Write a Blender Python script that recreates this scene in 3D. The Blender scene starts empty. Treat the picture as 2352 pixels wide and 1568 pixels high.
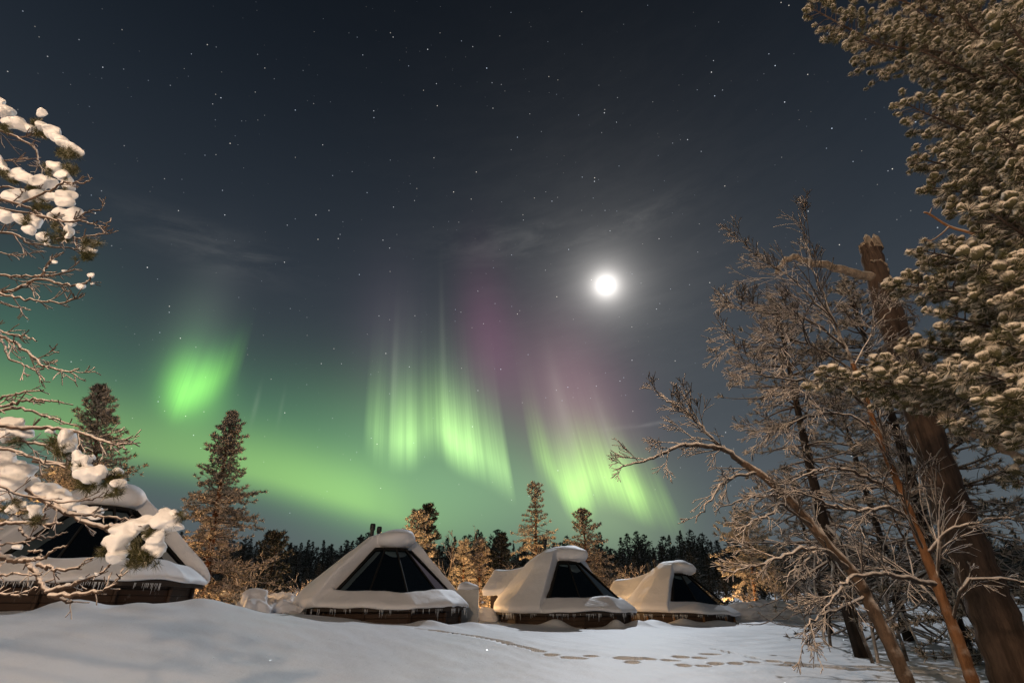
import bpy, math, random
import numpy as np
from mathutils import Vector, Matrix

# ------------------------------------------------------------------ camera, sky, moonlight, exposure
scene = bpy.context.scene
COL = scene.collection
F = 1176.0                       # focal length in photo pixels (2352 wide): 18 mm on a full frame
PITCH = math.atan((1375 - 784) / F)
CP, SP = math.cos(PITCH), math.sin(PITCH)
CAMZ = 1.25

cam_d = bpy.data.cameras.new('camera')
cam_d.lens, cam_d.sensor_width = 18.0, 36.0
cam_d.clip_start, cam_d.clip_end = 0.1, 6000
cam = bpy.data.objects.new('camera', cam_d)
COL.objects.link(cam)
cam.location = (0, 0, CAMZ)
cam.rotation_euler = (math.pi / 2 + PITCH, 0, 0)
scene.camera = cam

scene.view_settings.view_transform = 'Standard'
scene.view_settings.look = 'None'
scene.view_settings.exposure = 0.0
scene.view_settings.gamma = 1.0
scene.cycles.max_bounces = 5
scene.cycles.diffuse_bounces = 2
scene.cycles.glossy_bounces = 3
scene.cycles.transparent_max_bounces = 8
scene.cycles.caustics_reflective = False
scene.cycles.caustics_refractive = False
scene.cycles.use_denoising = True
scene.cycles.denoiser = 'OPENIMAGEDENOISE'
scene.cycles.denoising_input_passes = 'RGB_ALBEDO_NORMAL'
scene.cycles.denoising_prefilter = 'ACCURATE'


def azel(px, py):
    """azimuth and elevation in degrees of the direction seen at a photo pixel"""
    x, y = px - 1176, py - 784
    fy, fz = F * CP + y * SP, F * SP - y * CP
    return math.degrees(math.atan2(x, fy)), math.degrees(math.atan2(fz, math.hypot(x, fy)))


def u_of(az, el):                # azimuth straightened along the slanting auroral rays
    return az + el * (0.19 + 0.0070 * az)


def uel(px, py):
    a, e = azel(px, py)
    return u_of(a, e), e


MOON_AZ, MOON_EL = azel(1392, 655)
MOON_DIR = Vector((math.sin(math.radians(MOON_AZ)) * math.cos(math.radians(MOON_EL)),
                   math.cos(math.radians(MOON_AZ)) * math.cos(math.radians(MOON_EL)),
                   math.sin(math.radians(MOON_EL))))


class NT:
    """small expression builder over a node tree"""
    def __init__(self, tree):
        self.t = tree

    def node(self, kind, **kw):
        n = self.t.nodes.new(kind)
        for k, v in kw.items():
            setattr(n, k, v)
        return n

    def link(self, a, b):
        self.t.links.new(a, b)

    def put(self, sock, v):
        if isinstance(v, X):
            self.link(v.s, sock)
        elif hasattr(v, 'is_output'):
            self.link(v, sock)
        else:
            sock.default_value = v

    def m(self, op, *a, clamp=False):
        n = self.node('ShaderNodeMath', operation=op, use_clamp=clamp)
        for i, v in enumerate(a):
            self.put(n.inputs[i], v)
        return X(self, n.outputs[0])

    def vm(self, op, *a, out=0):
        n = self.node('ShaderNodeVectorMath', operation=op)
        for i, v in enumerate(a):
            self.put(n.inputs[i], v)
        return X(self, n.outputs[out])

    def scale(self, col, f):
        n = self.node('ShaderNodeVectorMath', operation='SCALE')
        self.put(n.inputs[0], col)
        self.put(n.inputs['Scale'], f)
        return X(self, n.outputs[0])

    def combine(self, x, y, z):
        n = self.node('ShaderNodeCombineXYZ')
        for i, v in enumerate((x, y, z)):
            self.put(n.inputs[i], v)
        return X(self, n.outputs[0])

    def noise(self, vec, scale=5.0, detail=3.0, rough=0.5, dist=0.0):
        n = self.node('ShaderNodeTexNoise')
        self.put(n.inputs['Vector'], vec)
        n.inputs['Scale'].default_value = scale
        n.inputs['Detail'].default_value = detail
        n.inputs['Roughness'].default_value = rough
        n.inputs['Distortion'].default_value = dist
        return X(self, n.outputs[0])

    def curve(self, v, pts):
        """piecewise smooth map of v through pts [(x, y)]; any ranges"""
        xs = [p[0] for p in pts]; ys = [p[1] for p in pts]
        x0, x1, y0, y1 = min(xs), max(xs), min(ys), max(ys)
        if y1 - y0 < 1e-9:
            y1 = y0 + 1
        t = self.m('DIVIDE', self.m('SUBTRACT', v, x0), x1 - x0, clamp=True)
        n = self.node('ShaderNodeFloatCurve')
        c = n.mapping.curves[0]
        q = sorted([((x - x0) / (x1 - x0), (y - y0) / (y1 - y0)) for x, y in pts])
        c.points[0].location = q[0]
        c.points[1].location = q[-1]
        for p in q[1:-1]:
            c.points.new(*p)
        for p in c.points:
            p.handle_type = 'AUTO_CLAMPED'
        n.mapping.update()
        self.link(t.s, n.inputs['Value'])
        return X(self, n.outputs[0]) * (y1 - y0) + y0

    def smooth(self, v, a, b):
        n = self.node('ShaderNodeMapRange', interpolation_type='SMOOTHSTEP')
        self.put(n.inputs[0], v)
        self.put(n.inputs[1], a)
        self.put(n.inputs[2], b)
        return X(self, n.outputs[0])

    def mix(self, f, a, b):
        n = self.node('ShaderNodeMix', data_type='RGBA')
        self.put(n.inputs[0], f)
        for s, v in ((n.inputs[6], a), (n.inputs[7], b)):
            self.put(s, v if isinstance(v, X) or hasattr(v, 'is_output') else (*v[:3], 1))
        return X(self, n.outputs[2])


class X:
    def __init__(self, nt, s):
        self.n, self.s = nt, s

    def __add__(self, o): return self.n.m('ADD', self, o)
    def __radd__(self, o): return self.n.m('ADD', o, self)
    def __sub__(self, o): return self.n.m('SUBTRACT', self, o)
    def __rsub__(self, o): return self.n.m('SUBTRACT', o, self)
    def __mul__(self, o): return self.n.m('MULTIPLY', self, o)
    def __rmul__(self, o): return self.n.m('MULTIPLY', o, self)
    def __truediv__(self, o): return self.n.m('DIVIDE', self, o)
    def __rtruediv__(self, o): return self.n.m('DIVIDE', o, self)


def build_sky():
    w = bpy.data.worlds.new('World')
    scene.world = w
    w.use_nodes = True
    w.node_tree.nodes.clear()
    n = NT(w.node_tree)
    tc = n.node('ShaderNodeTexCoord')
    d = n.vm('NORMALIZE', tc.outputs['Generated'])
    sep = n.node('ShaderNodeSeparateXYZ')
    n.link(d.s, sep.inputs[0])
    dx, dy, dz = (X(n, sep.outputs[i]) for i in range(3))
    R = 57.29578
    el = n.m('ARCSINE', dz) * R
    az = n.m('ARCTAN2', dx, dy) * R
    u = az + el * (az * 0.0070 + 0.19)
    up = n.m('MAXIMUM', el, 0.0)

    def gauss(v, c, s):
        t = (v - c) / s
        return n.m('EXPONENT', t * t * -1.0)

    # clear night sky, dark overhead, paler towards the horizon
    g = n.curve(el, [(-5, .100), (4, .098), (9, .090), (15, .070), (22, .052), (32, .033), (42, .0195), (52, .0108), (62, .0068), (75, .006), (90, .006)])
    hue = n.mix(n.smooth(el, 2.0, 62.0), (0.90, 1.08, 1.22), (0.66, 1.0, 1.54))
    sky = n.scale(hue, g)
    parts = [sky]

    # diffuse green glow
    def glow(px, py, su, se, col, a):
        cu, ce = uel(px, py)
        parts.append(n.scale(n.combine(*col), gauss(u, cu, su) * gauss(el, ce, se) * a))
    glow(40, 900, 20, 6.0, (.012, .150, .052), .14)
    glow(560, 960, 15, 5.5, (.030, .165, .050), .26)
    def patch(px, py, sa, se, tilt, col, a):
        ca, ce = azel(px, py)
        parts.append(n.scale(n.combine(*col), gauss(az + (el - ce) * tilt, ca, sa) * gauss(el, ce, se) * a))
    patch(446, 886, 2.35, 2.7, .12, (.26, .80, .11), .56)
    patch(415, 920, 1.2, 1.5, .05, (.22, .78, .10), .22)
    patch(450, 830, 2.7, 5.0, .16, (.16, .42, .16), .16)
    glow(-20, 780, 8, 7.0, (.006, .100, .040), .32)
    glow(930, 1010, 12, 6.5, (.085, .205, .065), .62)
    glow(1090, 1130, 14, 6.0, (.130, .270, .105), .80)
    glow(1385, 1170, 7, 5.0, (.165, .270, .095), .66)
    # faint purple-red tops
    glow(1125, 810, 4.4, 8.0, (.070, .020, .042), 1.25)
    glow(1318, 925, 7.0, 8.0, (.150, .066, .088), 1.1)
    glow(900, 800, 5.5, 8.0, (.040, .026, .036), .8)
    glow(470, 720, 3.5, 6.0, (.034, .034, .034), .8)

    # streaks along the rays
    stv = n.combine(u, el * 0.012, 3.1)
    st1 = n.noise(stv, 1.25, 3.0, .6)
    st2 = n.noise(stv, 4.2, 1.0, .5)
    streak = n.smooth(st1 * .62 + st2 * .38, .30, .70)

    def curtain(pts, h, w, colours, streaky=.55, power=1.35, amp=1.0):
        q = [(*uel(px, py), a) for px, py, a in pts]
        e0 = n.curve(u, [(a, b) for a, b, _ in q])
        am = n.curve(u, [(a, c) for a, _, c in q])
        t = el - e0
        rise = n.smooth(t, -w * .5, w)
        tt = n.m('MAXIMUM', t - w * .6, 0.0) / h
        fall = n.m('EXPONENT', n.m('POWER', tt, power) * -1.0)
        low = n.smooth(am, 0.0, .04)
        s = streak * streaky + (1.0 - streaky * .62)
        I = am * rise * fall * s * low * amp
        c = n.mix(n.smooth(tt, 0.15, 1.8), colours[0], colours[1])
        parts.append(n.scale(c, I))

    GREEN = (.26, .80, .15), (.30, .50, .24)
    curtain([(335, 915, 0), (360, 925, .22), (384, 938, .70), (408, 956, 1), (435, 943, .98), (465, 930, .86), (496, 912, .70), (520, 893, .36), (548, 880, 0)],
            3.6, 2.6, ((.25, .82, .10), (.15, .50, .15)), .45, 2.2, .46)
    curtain([(830, 1022, 0), (850, 1040, .22), (872, 1055, .34), (884, 1060, .22), (897, 1062, .55), (925, 1064, .72), (950, 1062, .66), (968, 1050, .42), (985, 1038, .42),
             (1003, 1035, .45), (1028, 1052, .90), (1058, 1072, 1.0), (1092, 1086, .86), (1120, 1100, .62), (1148, 1118, .54), (1170, 1132, .50), (1178, 1136, .30), (1186, 1138, 0)],
            5.9, 3.0, ((.50, .90, .27), (.28, .42, .24)), .42, 1.5, 1.08)
    curtain([(1225, 1085, 0), (1252, 1105, .30), (1280, 1135, .50), (1302, 1170, .60), (1330, 1185, .95), (1352, 1175, .92), (1378, 1150, .78), (1410, 1155, .80), (1446, 1172, .92),
             (1484, 1186, .76), (1506, 1190, .42), (1526, 1205, .24), (1540, 1212, .22), (1580, 1216, 0)],
            5.2, 3.2, ((.46, .88, .17), (.34, .38, .22)), .38, 1.4, 1.05)
    # broad smooth band low across the left
    bl = [(-200, 900, .40), (0, 948, .50), (150, 985, .55), (300, 1022, .60), (450, 1052, .70), (600, 1085, .86), (750, 1128, .95), (880, 1166, .66), (980, 1196, .30), (1100, 1215, .10), (1200, 1222, 0)]
    q = [(*uel(*p[:2]), p[2]) for p in bl]
    e0 = n.curve(u, [(a, b) for a, b, _ in q]); am = n.curve(u, [(a, c) for a, _, c in q])
    t = el - e0
    lo = n.m('MINIMUM', t, 0.0) / 1.7
    hi = n.m('MAXIMUM', t, 0.0) / 3.6
    parts.append(n.scale(n.combine(.33, .62, .08), am * n.m('EXPONENT', (lo * lo + hi * hi) * -1.0) * .56))
    lo = n.m('MINIMUM', t, 0.0) / 3.0
    hi = n.m('MAXIMUM', t, 0.0) / 8.0
    parts.append(n.scale(n.combine(.035, .19, .055), am * n.m('EXPONENT', (lo * lo + hi * hi) * -1.0) * .42))
    # one thin tall ray and two short ones
    for px, py, su, ce, se, a in ((1019, 850, .36, 26, 6.0, .030), (903, 940, .5, 22, 5.0, .05), (1300, 980, .9, 19, 5.0, .07), (1395, 1000, .5, 17, 4.0, .05), (578, 970, .25, 17.5, 1.6, .05), (640, 965, .2, 17.5, 1.6, .03)):
        cu, _ = uel(px, py)
        parts.append(n.scale(n.combine(.75, .80, .62), gauss(u, cu, su) * gauss(el, ce, se) * a))

    # air and thin cloud lit round the moon
    cosm = n.vm('DOT_PRODUCT', d, tuple(MOON_DIR), out=1)
    ang = n.m('ARCCOSINE', n.m('MINIMUM', cosm, 1.0)) * R
    a2 = ang * ang
    veil = n.noise(n.combine(az * .05 + el * .02, el * .21 - az * .035, 1.7), 2.6, 5.0, .62, .35)
    veilf = n.smooth(veil, .30, .78)
    aure = 1.5 / (n.m('POWER', ang / 1.12, 2.7) + 1.0) + .30 * n.m('EXPONENT', ang / -2.2) + .058 * n.m('EXPONENT', ang / -9.0) * (veilf * .45 + .78)
    parts.append(n.scale(n.combine(1.0, .95, .90), aure))
    # cirrus streaks: above the moon, over the left, low on the right
    def cirrus(px, py, su, se, tilt, a):
        ca, ce = azel(px, py)
        rise = (az - ca) * tilt
        parts.append(n.scale(n.combine(.95, .92, .86), gauss(az, ca, su) * gauss(el - rise, ce, se) * n.smooth(veil, .34, .72) * a))
    cirrus(1440, 515, 7.5, 1.1, .15, .044)
    cirrus(1180, 555, 9, 1.8, .10, .034)
    cirrus(470, 565, 8, 2.0, -.05, .030)
    cirrus(560, 590, 3, .8, .22, .018)
    cirrus(1480, 975, 3.2, .22, .06, .075)

    # stars: sparse cells of a 3-D pattern, a few of them bright
    for scale, rad, keep, gain in ((92.0, .090, .40, .95), (61.0, .058, .75, .45), (17.0, .0130, .50, 2.0)):
        vor = n.node('ShaderNodeTexVoronoi', feature='F1')
        n.link(d.s, vor.inputs['Vector'])
        vor.inputs['Scale'].default_value = scale
        dist = X(n, vor.outputs['Distance'])
        cs = n.node('ShaderNodeSeparateColor')
        n.link(vor.outputs['Color'], cs.inputs[0])
        r, gch, b = (X(n, cs.outputs[i]) for i in range(3))
        disc = n.smooth(dist, rad, rad * .35)
        lum = n.m('POWER', n.smooth(r, 1 - keep, 1.0), 3.0) * gain * 1.05 + .05 * n.m('GREATER_THAN', r, 1 - keep)
        tint = n.mix(gch, (.75, .88, 1.1), (1.05, .95, .8))
        parts.append(n.scale(tint, disc * lum * n.smooth(el, 3.0, 14.0)))

    # moonlit air, very faint
    nis = n.node('ShaderNodeTexSky', sky_type='NISHITA', sun_disc=False)
    nis.sun_elevation = math.radians(MOON_EL)
    nis.sun_rotation = math.radians(MOON_AZ)
    parts.append(n.scale(nis.outputs[0], 0.0006))

    tot = parts[0]
    for p in parts[1:]:
        tot = n.vm('ADD', tot, p)
    bg = n.node('ShaderNodeBackground')
    n.link(tot.s, bg.inputs['Color'])
    bg.inputs['Strength'].default_value = 1.0
    out = n.node('ShaderNodeOutputWorld')
    n.link(bg.outputs[0], out.inputs['Surface'])
    w.cycles.sampling_method = 'MANUAL'
    w.cycles.sample_map_resolution = 512


build_sky()

sun_d = bpy.data.lights.new('moonlight', 'SUN')
sun_d.energy = 1.6
sun_d.angle = math.radians(0.5)
sun_d.color = (0.86, 0.92, 1.0)
sun = bpy.data.objects.new('moonlight', sun_d)
COL.objects.link(sun)
_se = math.radians(MOON_EL - 1.5)      # a touch below the moon's ball, so that the ball does not stand in its own light
sun.rotation_euler = Vector((math.sin(math.radians(MOON_AZ)) * math.cos(_se), math.cos(math.radians(MOON_AZ)) * math.cos(_se), math.sin(_se))).to_track_quat('Z', 'Y').to_euler()


def lamp(name, loc, power, col, radius):
    d = bpy.data.lights.new(name, 'POINT')
    d.energy, d.color, d.shadow_soft_size = power, col, radius
    o = bpy.data.objects.new(name, d)
    COL.objects.link(o)
    o.location = loc
    return o


# ------------------------------------------------------------------ placing things in the world
def dz_at(py, Y):
    y = py - 784
    return Y * (F * SP - y * CP) / (F * CP + y * SP)


def X_at(px, Y, z):
    return (px - 1176) * (Y * CP + (z - CAMZ) * SP) / F


def P(px, py, Y):
    z = CAMZ + dz_at(py, Y)
    return np.array((X_at(px, Y, z), Y, z))


# a flood lamp on the house behind the camera, two added front lamps, small yard lamps behind the cabins
lamp('front_lamp', (-10.5, -12.0, 8.6), 2500, (1.0, .78, .62), .4)
lamp('pine_fill_lamp', (-7.0, -3.5, 4.6), 800, (1.0, .64, .38), .2)  # unseen lamp, added to warm and brighten the left pine
lamp('front_lamp', (-2.5, -7.5, 6.2), 4600, (1.0, .70, .46), .3)  # another unseen lamp, added to brighten the right-hand trees
WARM = (1.0, .56, .22)
lamp('yard_lamp', P(740, 1390, 27.5), 1300, WARM, .15)
lamp('yard_lamp', P(1000, 1396, 28.0), 1300, WARM, .15)
lamp('yard_lamp', P(1190, 1390, 35.5), 1000, WARM, .15)
lamp('yard_lamp', P(1420, 1390, 40.5), 1100, WARM, .15)
lamp('yard_lamp', P(1655, 1396, 38.5), 850, WARM, .15)
lamp('yard_lamp', P(60, 1290, 21.5), 1500, WARM, .15)
lamp('yard_lamp', P(375, 1345, 21.0), 800, WARM, .15)

# ------------------------------------------------------------------ mesh and tagging helpers
class MB:
    def __init__(self):
        self.v, self.f, self.n = [], {}, 0

    def add(self, verts, faces, slot=0):
        verts = np.asarray(verts, float)
        faces = np.asarray(faces, int)
        self.f.setdefault((faces.shape[1], slot), []).append(faces + self.n)
        self.v.append(verts)
        self.n += len(verts)

    def mesh(self, name, mats, smooth=False):
        me = bpy.data.meshes.new(name)
        if self.n:
            V = np.concatenate(self.v)
            me.vertices.add(len(V))
            me.vertices.foreach_set('co', V.astype(np.float32).ravel())
            loops, starts, mi, s = [], [], [], 0
            for (k, slot), fs in self.f.items():
                A = np.concatenate(fs)
                loops.append(A.ravel())
                starts.append(s + np.arange(len(A)) * k)
                mi.append(np.full(len(A), slot))
                s += A.size
            loops = np.concatenate(loops)
            starts = np.concatenate(starts)
            me.loops.add(len(loops))
            me.loops.foreach_set('vertex_index', loops.astype(np.int32))
            me.polygons.add(len(starts))
            me.polygons.foreach_set('loop_start', starts.astype(np.int32))
            me.polygons.foreach_set('material_index', np.concatenate(mi).astype(np.int32))
            me.polygons.foreach_set('use_smooth', np.full(len(starts), smooth))
            me.update(calc_edges=True)
            me.validate()
        for m in (mats if isinstance(mats, (list, tuple)) else [mats]):
            me.materials.append(m)
        return me


def link(name, data, parent=None):
    o = bpy.data.objects.new(name, data)
    COL.objects.link(o)
    if parent is not None:
        o.parent = parent
    return o


def tag(o, label=None, cat=None, group=None, kind=None):
    for k, v in (('label', label), ('category', cat), ('group', group), ('kind', kind)):
        if v:
            o[k] = v
    return o


def thing(name, loc, label, cat, group=None):
    o = link(name, None)
    o.location = loc
    return tag(o, label, cat, group)


def unit(v):
    v = np.asarray(v, float)
    return v / (np.linalg.norm(v) + 1e-12)


def tube(mb, pts, rad, sides=5, cap=False, slot=0):
    pts = np.asarray(pts, float)
    n = len(pts)
    rad = np.broadcast_to(np.asarray(rad, float), (n,))
    T = np.gradient(pts, axis=0)
    T /= np.linalg.norm(T, axis=1, keepdims=True) + 1e-12
    a = np.array((0, 0, 1.0)) if abs(T[0, 2]) < .9 else np.array((1.0, 0, 0))
    N = np.cross(T, a)
    N /= np.linalg.norm(N, axis=1, keepdims=True) + 1e-12
    B = np.cross(T, N)
    th = np.arange(sides) / sides * 2 * math.pi
    ring = pts[:, None] + rad[:, None, None] * (np.cos(th)[None, :, None] * N[:, None] + np.sin(th)[None, :, None] * B[:, None])
    i = np.arange(n - 1)[:, None] * sides
    j = np.arange(sides)[None]
    k = (j + 1) % sides
    mb.add(ring.reshape(-1, 3), np.stack([i + j, i + k, i + sides + k, i + sides + j], -1).reshape(-1, 4), slot)
    if cap:
        for e, r in ((0, ring[0]), (n - 1, ring[-1])):
            c = np.vstack([r, pts[e][None]])
            mb.add(c, [((x + 1) % sides, x, sides) if e == 0 else (x, (x + 1) % sides, sides) for x in range(sides)], slot)


def spline(pts, per=6):
    """Catmull-Rom through the points"""
    p = np.asarray(pts, float)
    p = np.vstack([2 * p[0] - p[1], p, 2 * p[-1] - p[-2]])
    out = []
    t = np.arange(per)[:, None] / per
    for i in range(1, len(p) - 2):
        a, b, c, d = p[i - 1], p[i], p[i + 1], p[i + 2]
        out.append(.5 * (2 * b + (c - a) * t + (2 * a - 5 * b + 4 * c - d) * t ** 2 + (3 * b - a - 3 * c + d) * t ** 3))
    out.append(p[-2][None])
    return np.vstack(out)


def box_verts(c, s):
    c, s = np.asarray(c, float), np.asarray(s, float) / 2
    v = np.array([(x, y, z) for x in (-1, 1) for y in (-1, 1) for z in (-1, 1)], float) * s + c
    return v, [(0, 1, 3, 2), (4, 6, 7, 5), (0, 4, 5, 1), (2, 3, 7, 6), (0, 2, 6, 4), (1, 5, 7, 3)]


def ico(level):
    import bmesh
    bm = bmesh.new()
    bmesh.ops.create_icosphere(bm, subdivisions=level, radius=1)
    v = np.array([x.co[:] for x in bm.verts])
    f = np.array([[y.index for y in x.verts] for x in bm.faces])
    bm.free()
    return v, f


ICO1, ICO2, ICO3 = ico(1), ico(2), ico(3)


def wob(V, seed, freq, amp):
    """smooth displacement from sums of sines"""
    r = np.random.default_rng(seed)
    out = np.zeros_like(V)
    for k in range(6):
        d = r.normal(size=3)
        d /= np.linalg.norm(d)
        ph = r.uniform(0, 6.28)
        w = np.sin((V @ d) * freq * r.uniform(.6, 1.7) + ph)
        out += w[:, None] * r.normal(size=3)[None]
    return V + out * amp / 2.5


def ellipsoid(mb, c, r, level=2, rot=None, seed=None, amp=.0):
    v, f = (ICO1, ICO2, ICO3)[level - 1]
    v = v.copy()
    if seed is not None:
        v = wob(v, seed, 2.6, amp)
    v = v * np.asarray(r, float)
    if rot is not None:
        v = v @ np.asarray(rot).T
    mb.add(v + np.asarray(c), f)


def fuse(mb, voxel, iters=6, wobble=None):
    """union of overlapping solids as one soft skin (voxel remesh, then smoothing); returns an MB"""
    me = mb.mesh('tmp', [])
    o = link('tmp', me)
    m = o.modifiers.new('r', 'REMESH')
    m.mode, m.voxel_size = 'VOXEL', voxel
    s = o.modifiers.new('s', 'SMOOTH')
    s.factor, s.iterations = .5, iters
    dg = bpy.context.evaluated_depsgraph_get()
    ev = o.evaluated_get(dg)
    me2 = bpy.data.meshes.new_from_object(ev)
    V = np.empty(len(me2.vertices) * 3, np.float32)
    me2.vertices.foreach_get('co', V)
    V = V.reshape(-1, 3).astype(float)
    by = {}
    for p in me2.polygons:
        by.setdefault(len(p.vertices), []).append(tuple(p.vertices))
    bpy.data.objects.remove(o)
    bpy.data.meshes.remove(me)
    bpy.data.meshes.remove(me2)
    if wobble:
        for seed, fr, am in wobble:
            V = wob(V, seed, fr, am)
    out = MB()
    out.v.append(V)
    out.n = len(V)
    for k, fs in by.items():
        out.f[(k, 0)] = [np.array(fs)]
    return out


# ------------------------------------------------------------------ materials
def new_mat(name):
    m = bpy.data.materials.new(name)
    m.use_nodes = True
    t = m.node_tree
    bsdf = t.nodes['Principled BSDF']
    return m, NT(t), bsdf


def bump(n, bsdf, h, strength, dist):
    b = n.node('ShaderNodeBump')
    b.inputs['Strength'].default_value = strength
    b.inputs['Distance'].default_value = dist
    n.put(b.inputs['Height'], h)
    n.link(b.outputs[0], bsdf.inputs['Normal'])


def mat_snow(name, col=(.80, .81, .83), grain=.35, lumps=.25, sparkle=False):
    m, n, b = new_mat(name)
    tc = n.node('ShaderNodeTexCoord').outputs['Object']
    big = n.noise(tc, 1.1, 4, .55)
    fine = n.noise(tc, 28, 4, .6)
    v = n.mix(big, tuple(c * .94 for c in col), col)
    n.link(v.s, b.inputs['Base Color'])
    b.inputs['Roughness'].default_value = .62
    b.inputs['Specular IOR Level'].default_value = .25
    crust = n.noise(tc, 6.5, 5, .62, .6)
    bump(n, b, big * lumps + crust * .10 * lumps + fine * .012 * grain, .8, .35)
    if sparkle:      # single ice facets that mirror a lamp now and then
        vor = n.node('ShaderNodeTexVoronoi', feature='F1')
        n.link(tc, vor.inputs['Vector'])
        vor.inputs['Scale'].default_value = 9.0
        pick = n.m('LESS_THAN', X(n, vor.outputs['Distance']), .085)
        gl = n.node('ShaderNodeBsdfGlossy')
        gl.inputs['Roughness'].default_value = .22
        ad = n.vm('SUBTRACT', vor.outputs['Color'], (.5, .5, .1))
        nn = n.vm('NORMALIZE', ad)
        n.link(nn.s, gl.inputs['Normal'])
        gl.inputs['Color'].default_value = (1, 1, 1, 1)
        gcol = n.combine(pick, pick, pick)
        n.link(gcol.s, gl.inputs['Color'])
        mx = n.node('ShaderNodeAddShader')
        n.link(b.outputs[0], mx.inputs[0])
        n.link(gl.outputs[0], mx.inputs[1])
        out = [x for x in n.t.nodes if x.type == 'OUTPUT_MATERIAL'][0]
        n.link(mx.outputs[0], out.inputs['Surface'])
    return m


def mat_bark(name, bark, frost, lo=.15, hi=.55, scale=9.0, stretch=.25, rough=.9):
    """bark with snow lying on whatever faces up"""
    m, n, b = new_mat(name)
    tc = n.node('ShaderNodeTexCoord').outputs['Object']
    geo = n.node('ShaderNodeNewGeometry')
    sep = n.node('ShaderNodeSeparateXYZ')
    n.link(geo.outputs['Normal'], sep.inputs[0])
    nz = X(n, sep.outputs[2])
    mp = n.node('ShaderNodeMapping')
    n.link(tc, mp.inputs['Vector'])
    mp.inputs['Scale'].default_value = (1, 1, stretch)
    t1 = n.noise(mp.outputs[0], scale, 5, .65)
    t2 = n.noise(tc, 5.0, 3, .6)
    base = n.mix(n.smooth(t1, .32, .68), tuple(c * .45 for c in bark), bark)
    f = n.smooth(nz + (t2 - .5) * .9, lo, hi)
    col = n.mix(f, base, frost)
    n.link(col.s, b.inputs['Base Color'])
    b.inputs['Roughness'].default_value = rough
    b.inputs['Specular IOR Level'].default_value = .15
    bump(n, b, t1 + n.noise(mp.outputs[0], scale * 3.1, 3, .6) * .4, 1.0, .05)
    return m


def mat_needle(name, dark, frost, share, rough=.7):
    m, n, b = new_mat(name)
    geo = n.node('ShaderNodeNewGeometry')
    r = X(n, geo.outputs['Random Per Island'])
    tc = n.node('ShaderNodeTexCoord').outputs['Object']
    big = n.noise(tc, 1.3, 2, .5)
    f = n.smooth(r + (big - .5) * .8, 1 - share - .12, 1 - share + .12)
    d2 = n.mix(r, tuple(c * .5 for c in dark), tuple(c * 1.3 for c in dark))
    col = n.mix(f, d2, frost)
    n.link(col.s, b.inputs['Base Color'])
    b.inputs['Roughness'].default_value = rough
    b.inputs['Specular IOR Level'].default_value = .15
    return m


def mat_plain(name, col, rough=.6, metal=0.0, noise=.0, scale=6.0, spec=.4):
    m, n, b = new_mat(name)
    if noise:
        tc = n.node('ShaderNodeTexCoord').outputs['Object']
        t = n.noise(tc, scale, 4, .6)
        c = n.mix(t, tuple(max(0, x * (1 - noise)) for x in col), tuple(x * (1 + noise) for x in col))
        n.link(c.s, b.inputs['Base Color'])
    else:
        b.inputs['Base Color'].default_value = (*col, 1)
    b.inputs['Roughness'].default_value = rough
    b.inputs['Metallic'].default_value = metal
    b.inputs['Specular IOR Level'].default_value = spec
    return m


def mat_logs(name):
    m, n, b = new_mat(name)
    tc = n.node('ShaderNodeTexCoord').outputs['Object']
    sep = n.node('ShaderNodeSeparateXYZ')
    n.link(tc, sep.inputs[0])
    z = X(n, sep.outputs[2])
    board = n.m('FRACT', z / .16)
    groove = n.smooth(n.m('ABSOLUTE', board - .5), .40, .50)
    mp = n.node('ShaderNodeMapping')
    n.link(tc, mp.inputs['Vector'])
    mp.inputs['Scale'].default_value = (.8, .8, 9)
    g = n.noise(mp.outputs[0], 3.0, 5, .65)
    c = n.mix(g, (.016, .008, .0045), (.055, .026, .012))
    c = n.mix(groove * .8, c, (.010, .005, .003))
    # hoar frost and blown snow stuck low on the boards
    fr = n.noise(tc, 4.5, 5, .7)
    c = n.mix(n.smooth(fr, .58, .80) * .30, c, (.5, .5, .5))
    n.link(c.s, b.inputs['Base Color'])
    b.inputs['Roughness'].default_value = .75
    bump(n, b, g * .3 - groove, .8, .02)
    return m


M_GROUND = mat_snow('snow_ground', (.80, .81, .83), 1.2, .16, True)
M_SNOW = mat_snow('snow_soft', (.80, .80, .82), 1.0, .30)
M_CLUMP = mat_snow('snow_clump', (.82, .81, .80), 2.2, .14)
M_LOGS = mat_logs('dark_boards')
M_POST_LIT = mat_plain('lit_post_wood', (.20, .095, .035), .75, 0, .4, 14)  # lamplit orange put into the colour, for the farthest cabin's posts
M_BLACK = mat_plain('black_metal', (.008, .008, .009), .45, 0, .3, 20)
M_FRAME = mat_plain('dark_frame', (.018, .017, .016), .8, spec=.1)
M_EAVE = mat_plain('eave_board', (.030, .020, .014), .7, 0, .4, 9)
M_GLASS = mat_plain('dark_glass', (.0035, .005, .0065), .03, 0, 0, 1, 1.0)
M_GLASS.node_tree.nodes['Principled BSDF'].inputs['Specular Tint'].default_value = (.50, .86, .95, 1)
M_ICE = mat_plain('ice', (.62, .66, .70), .18, 0, .2, 30, .6)
M_BOX = mat_plain('pale_panel', (.52, .50, .46), .6, 0, .12, 5)

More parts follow.
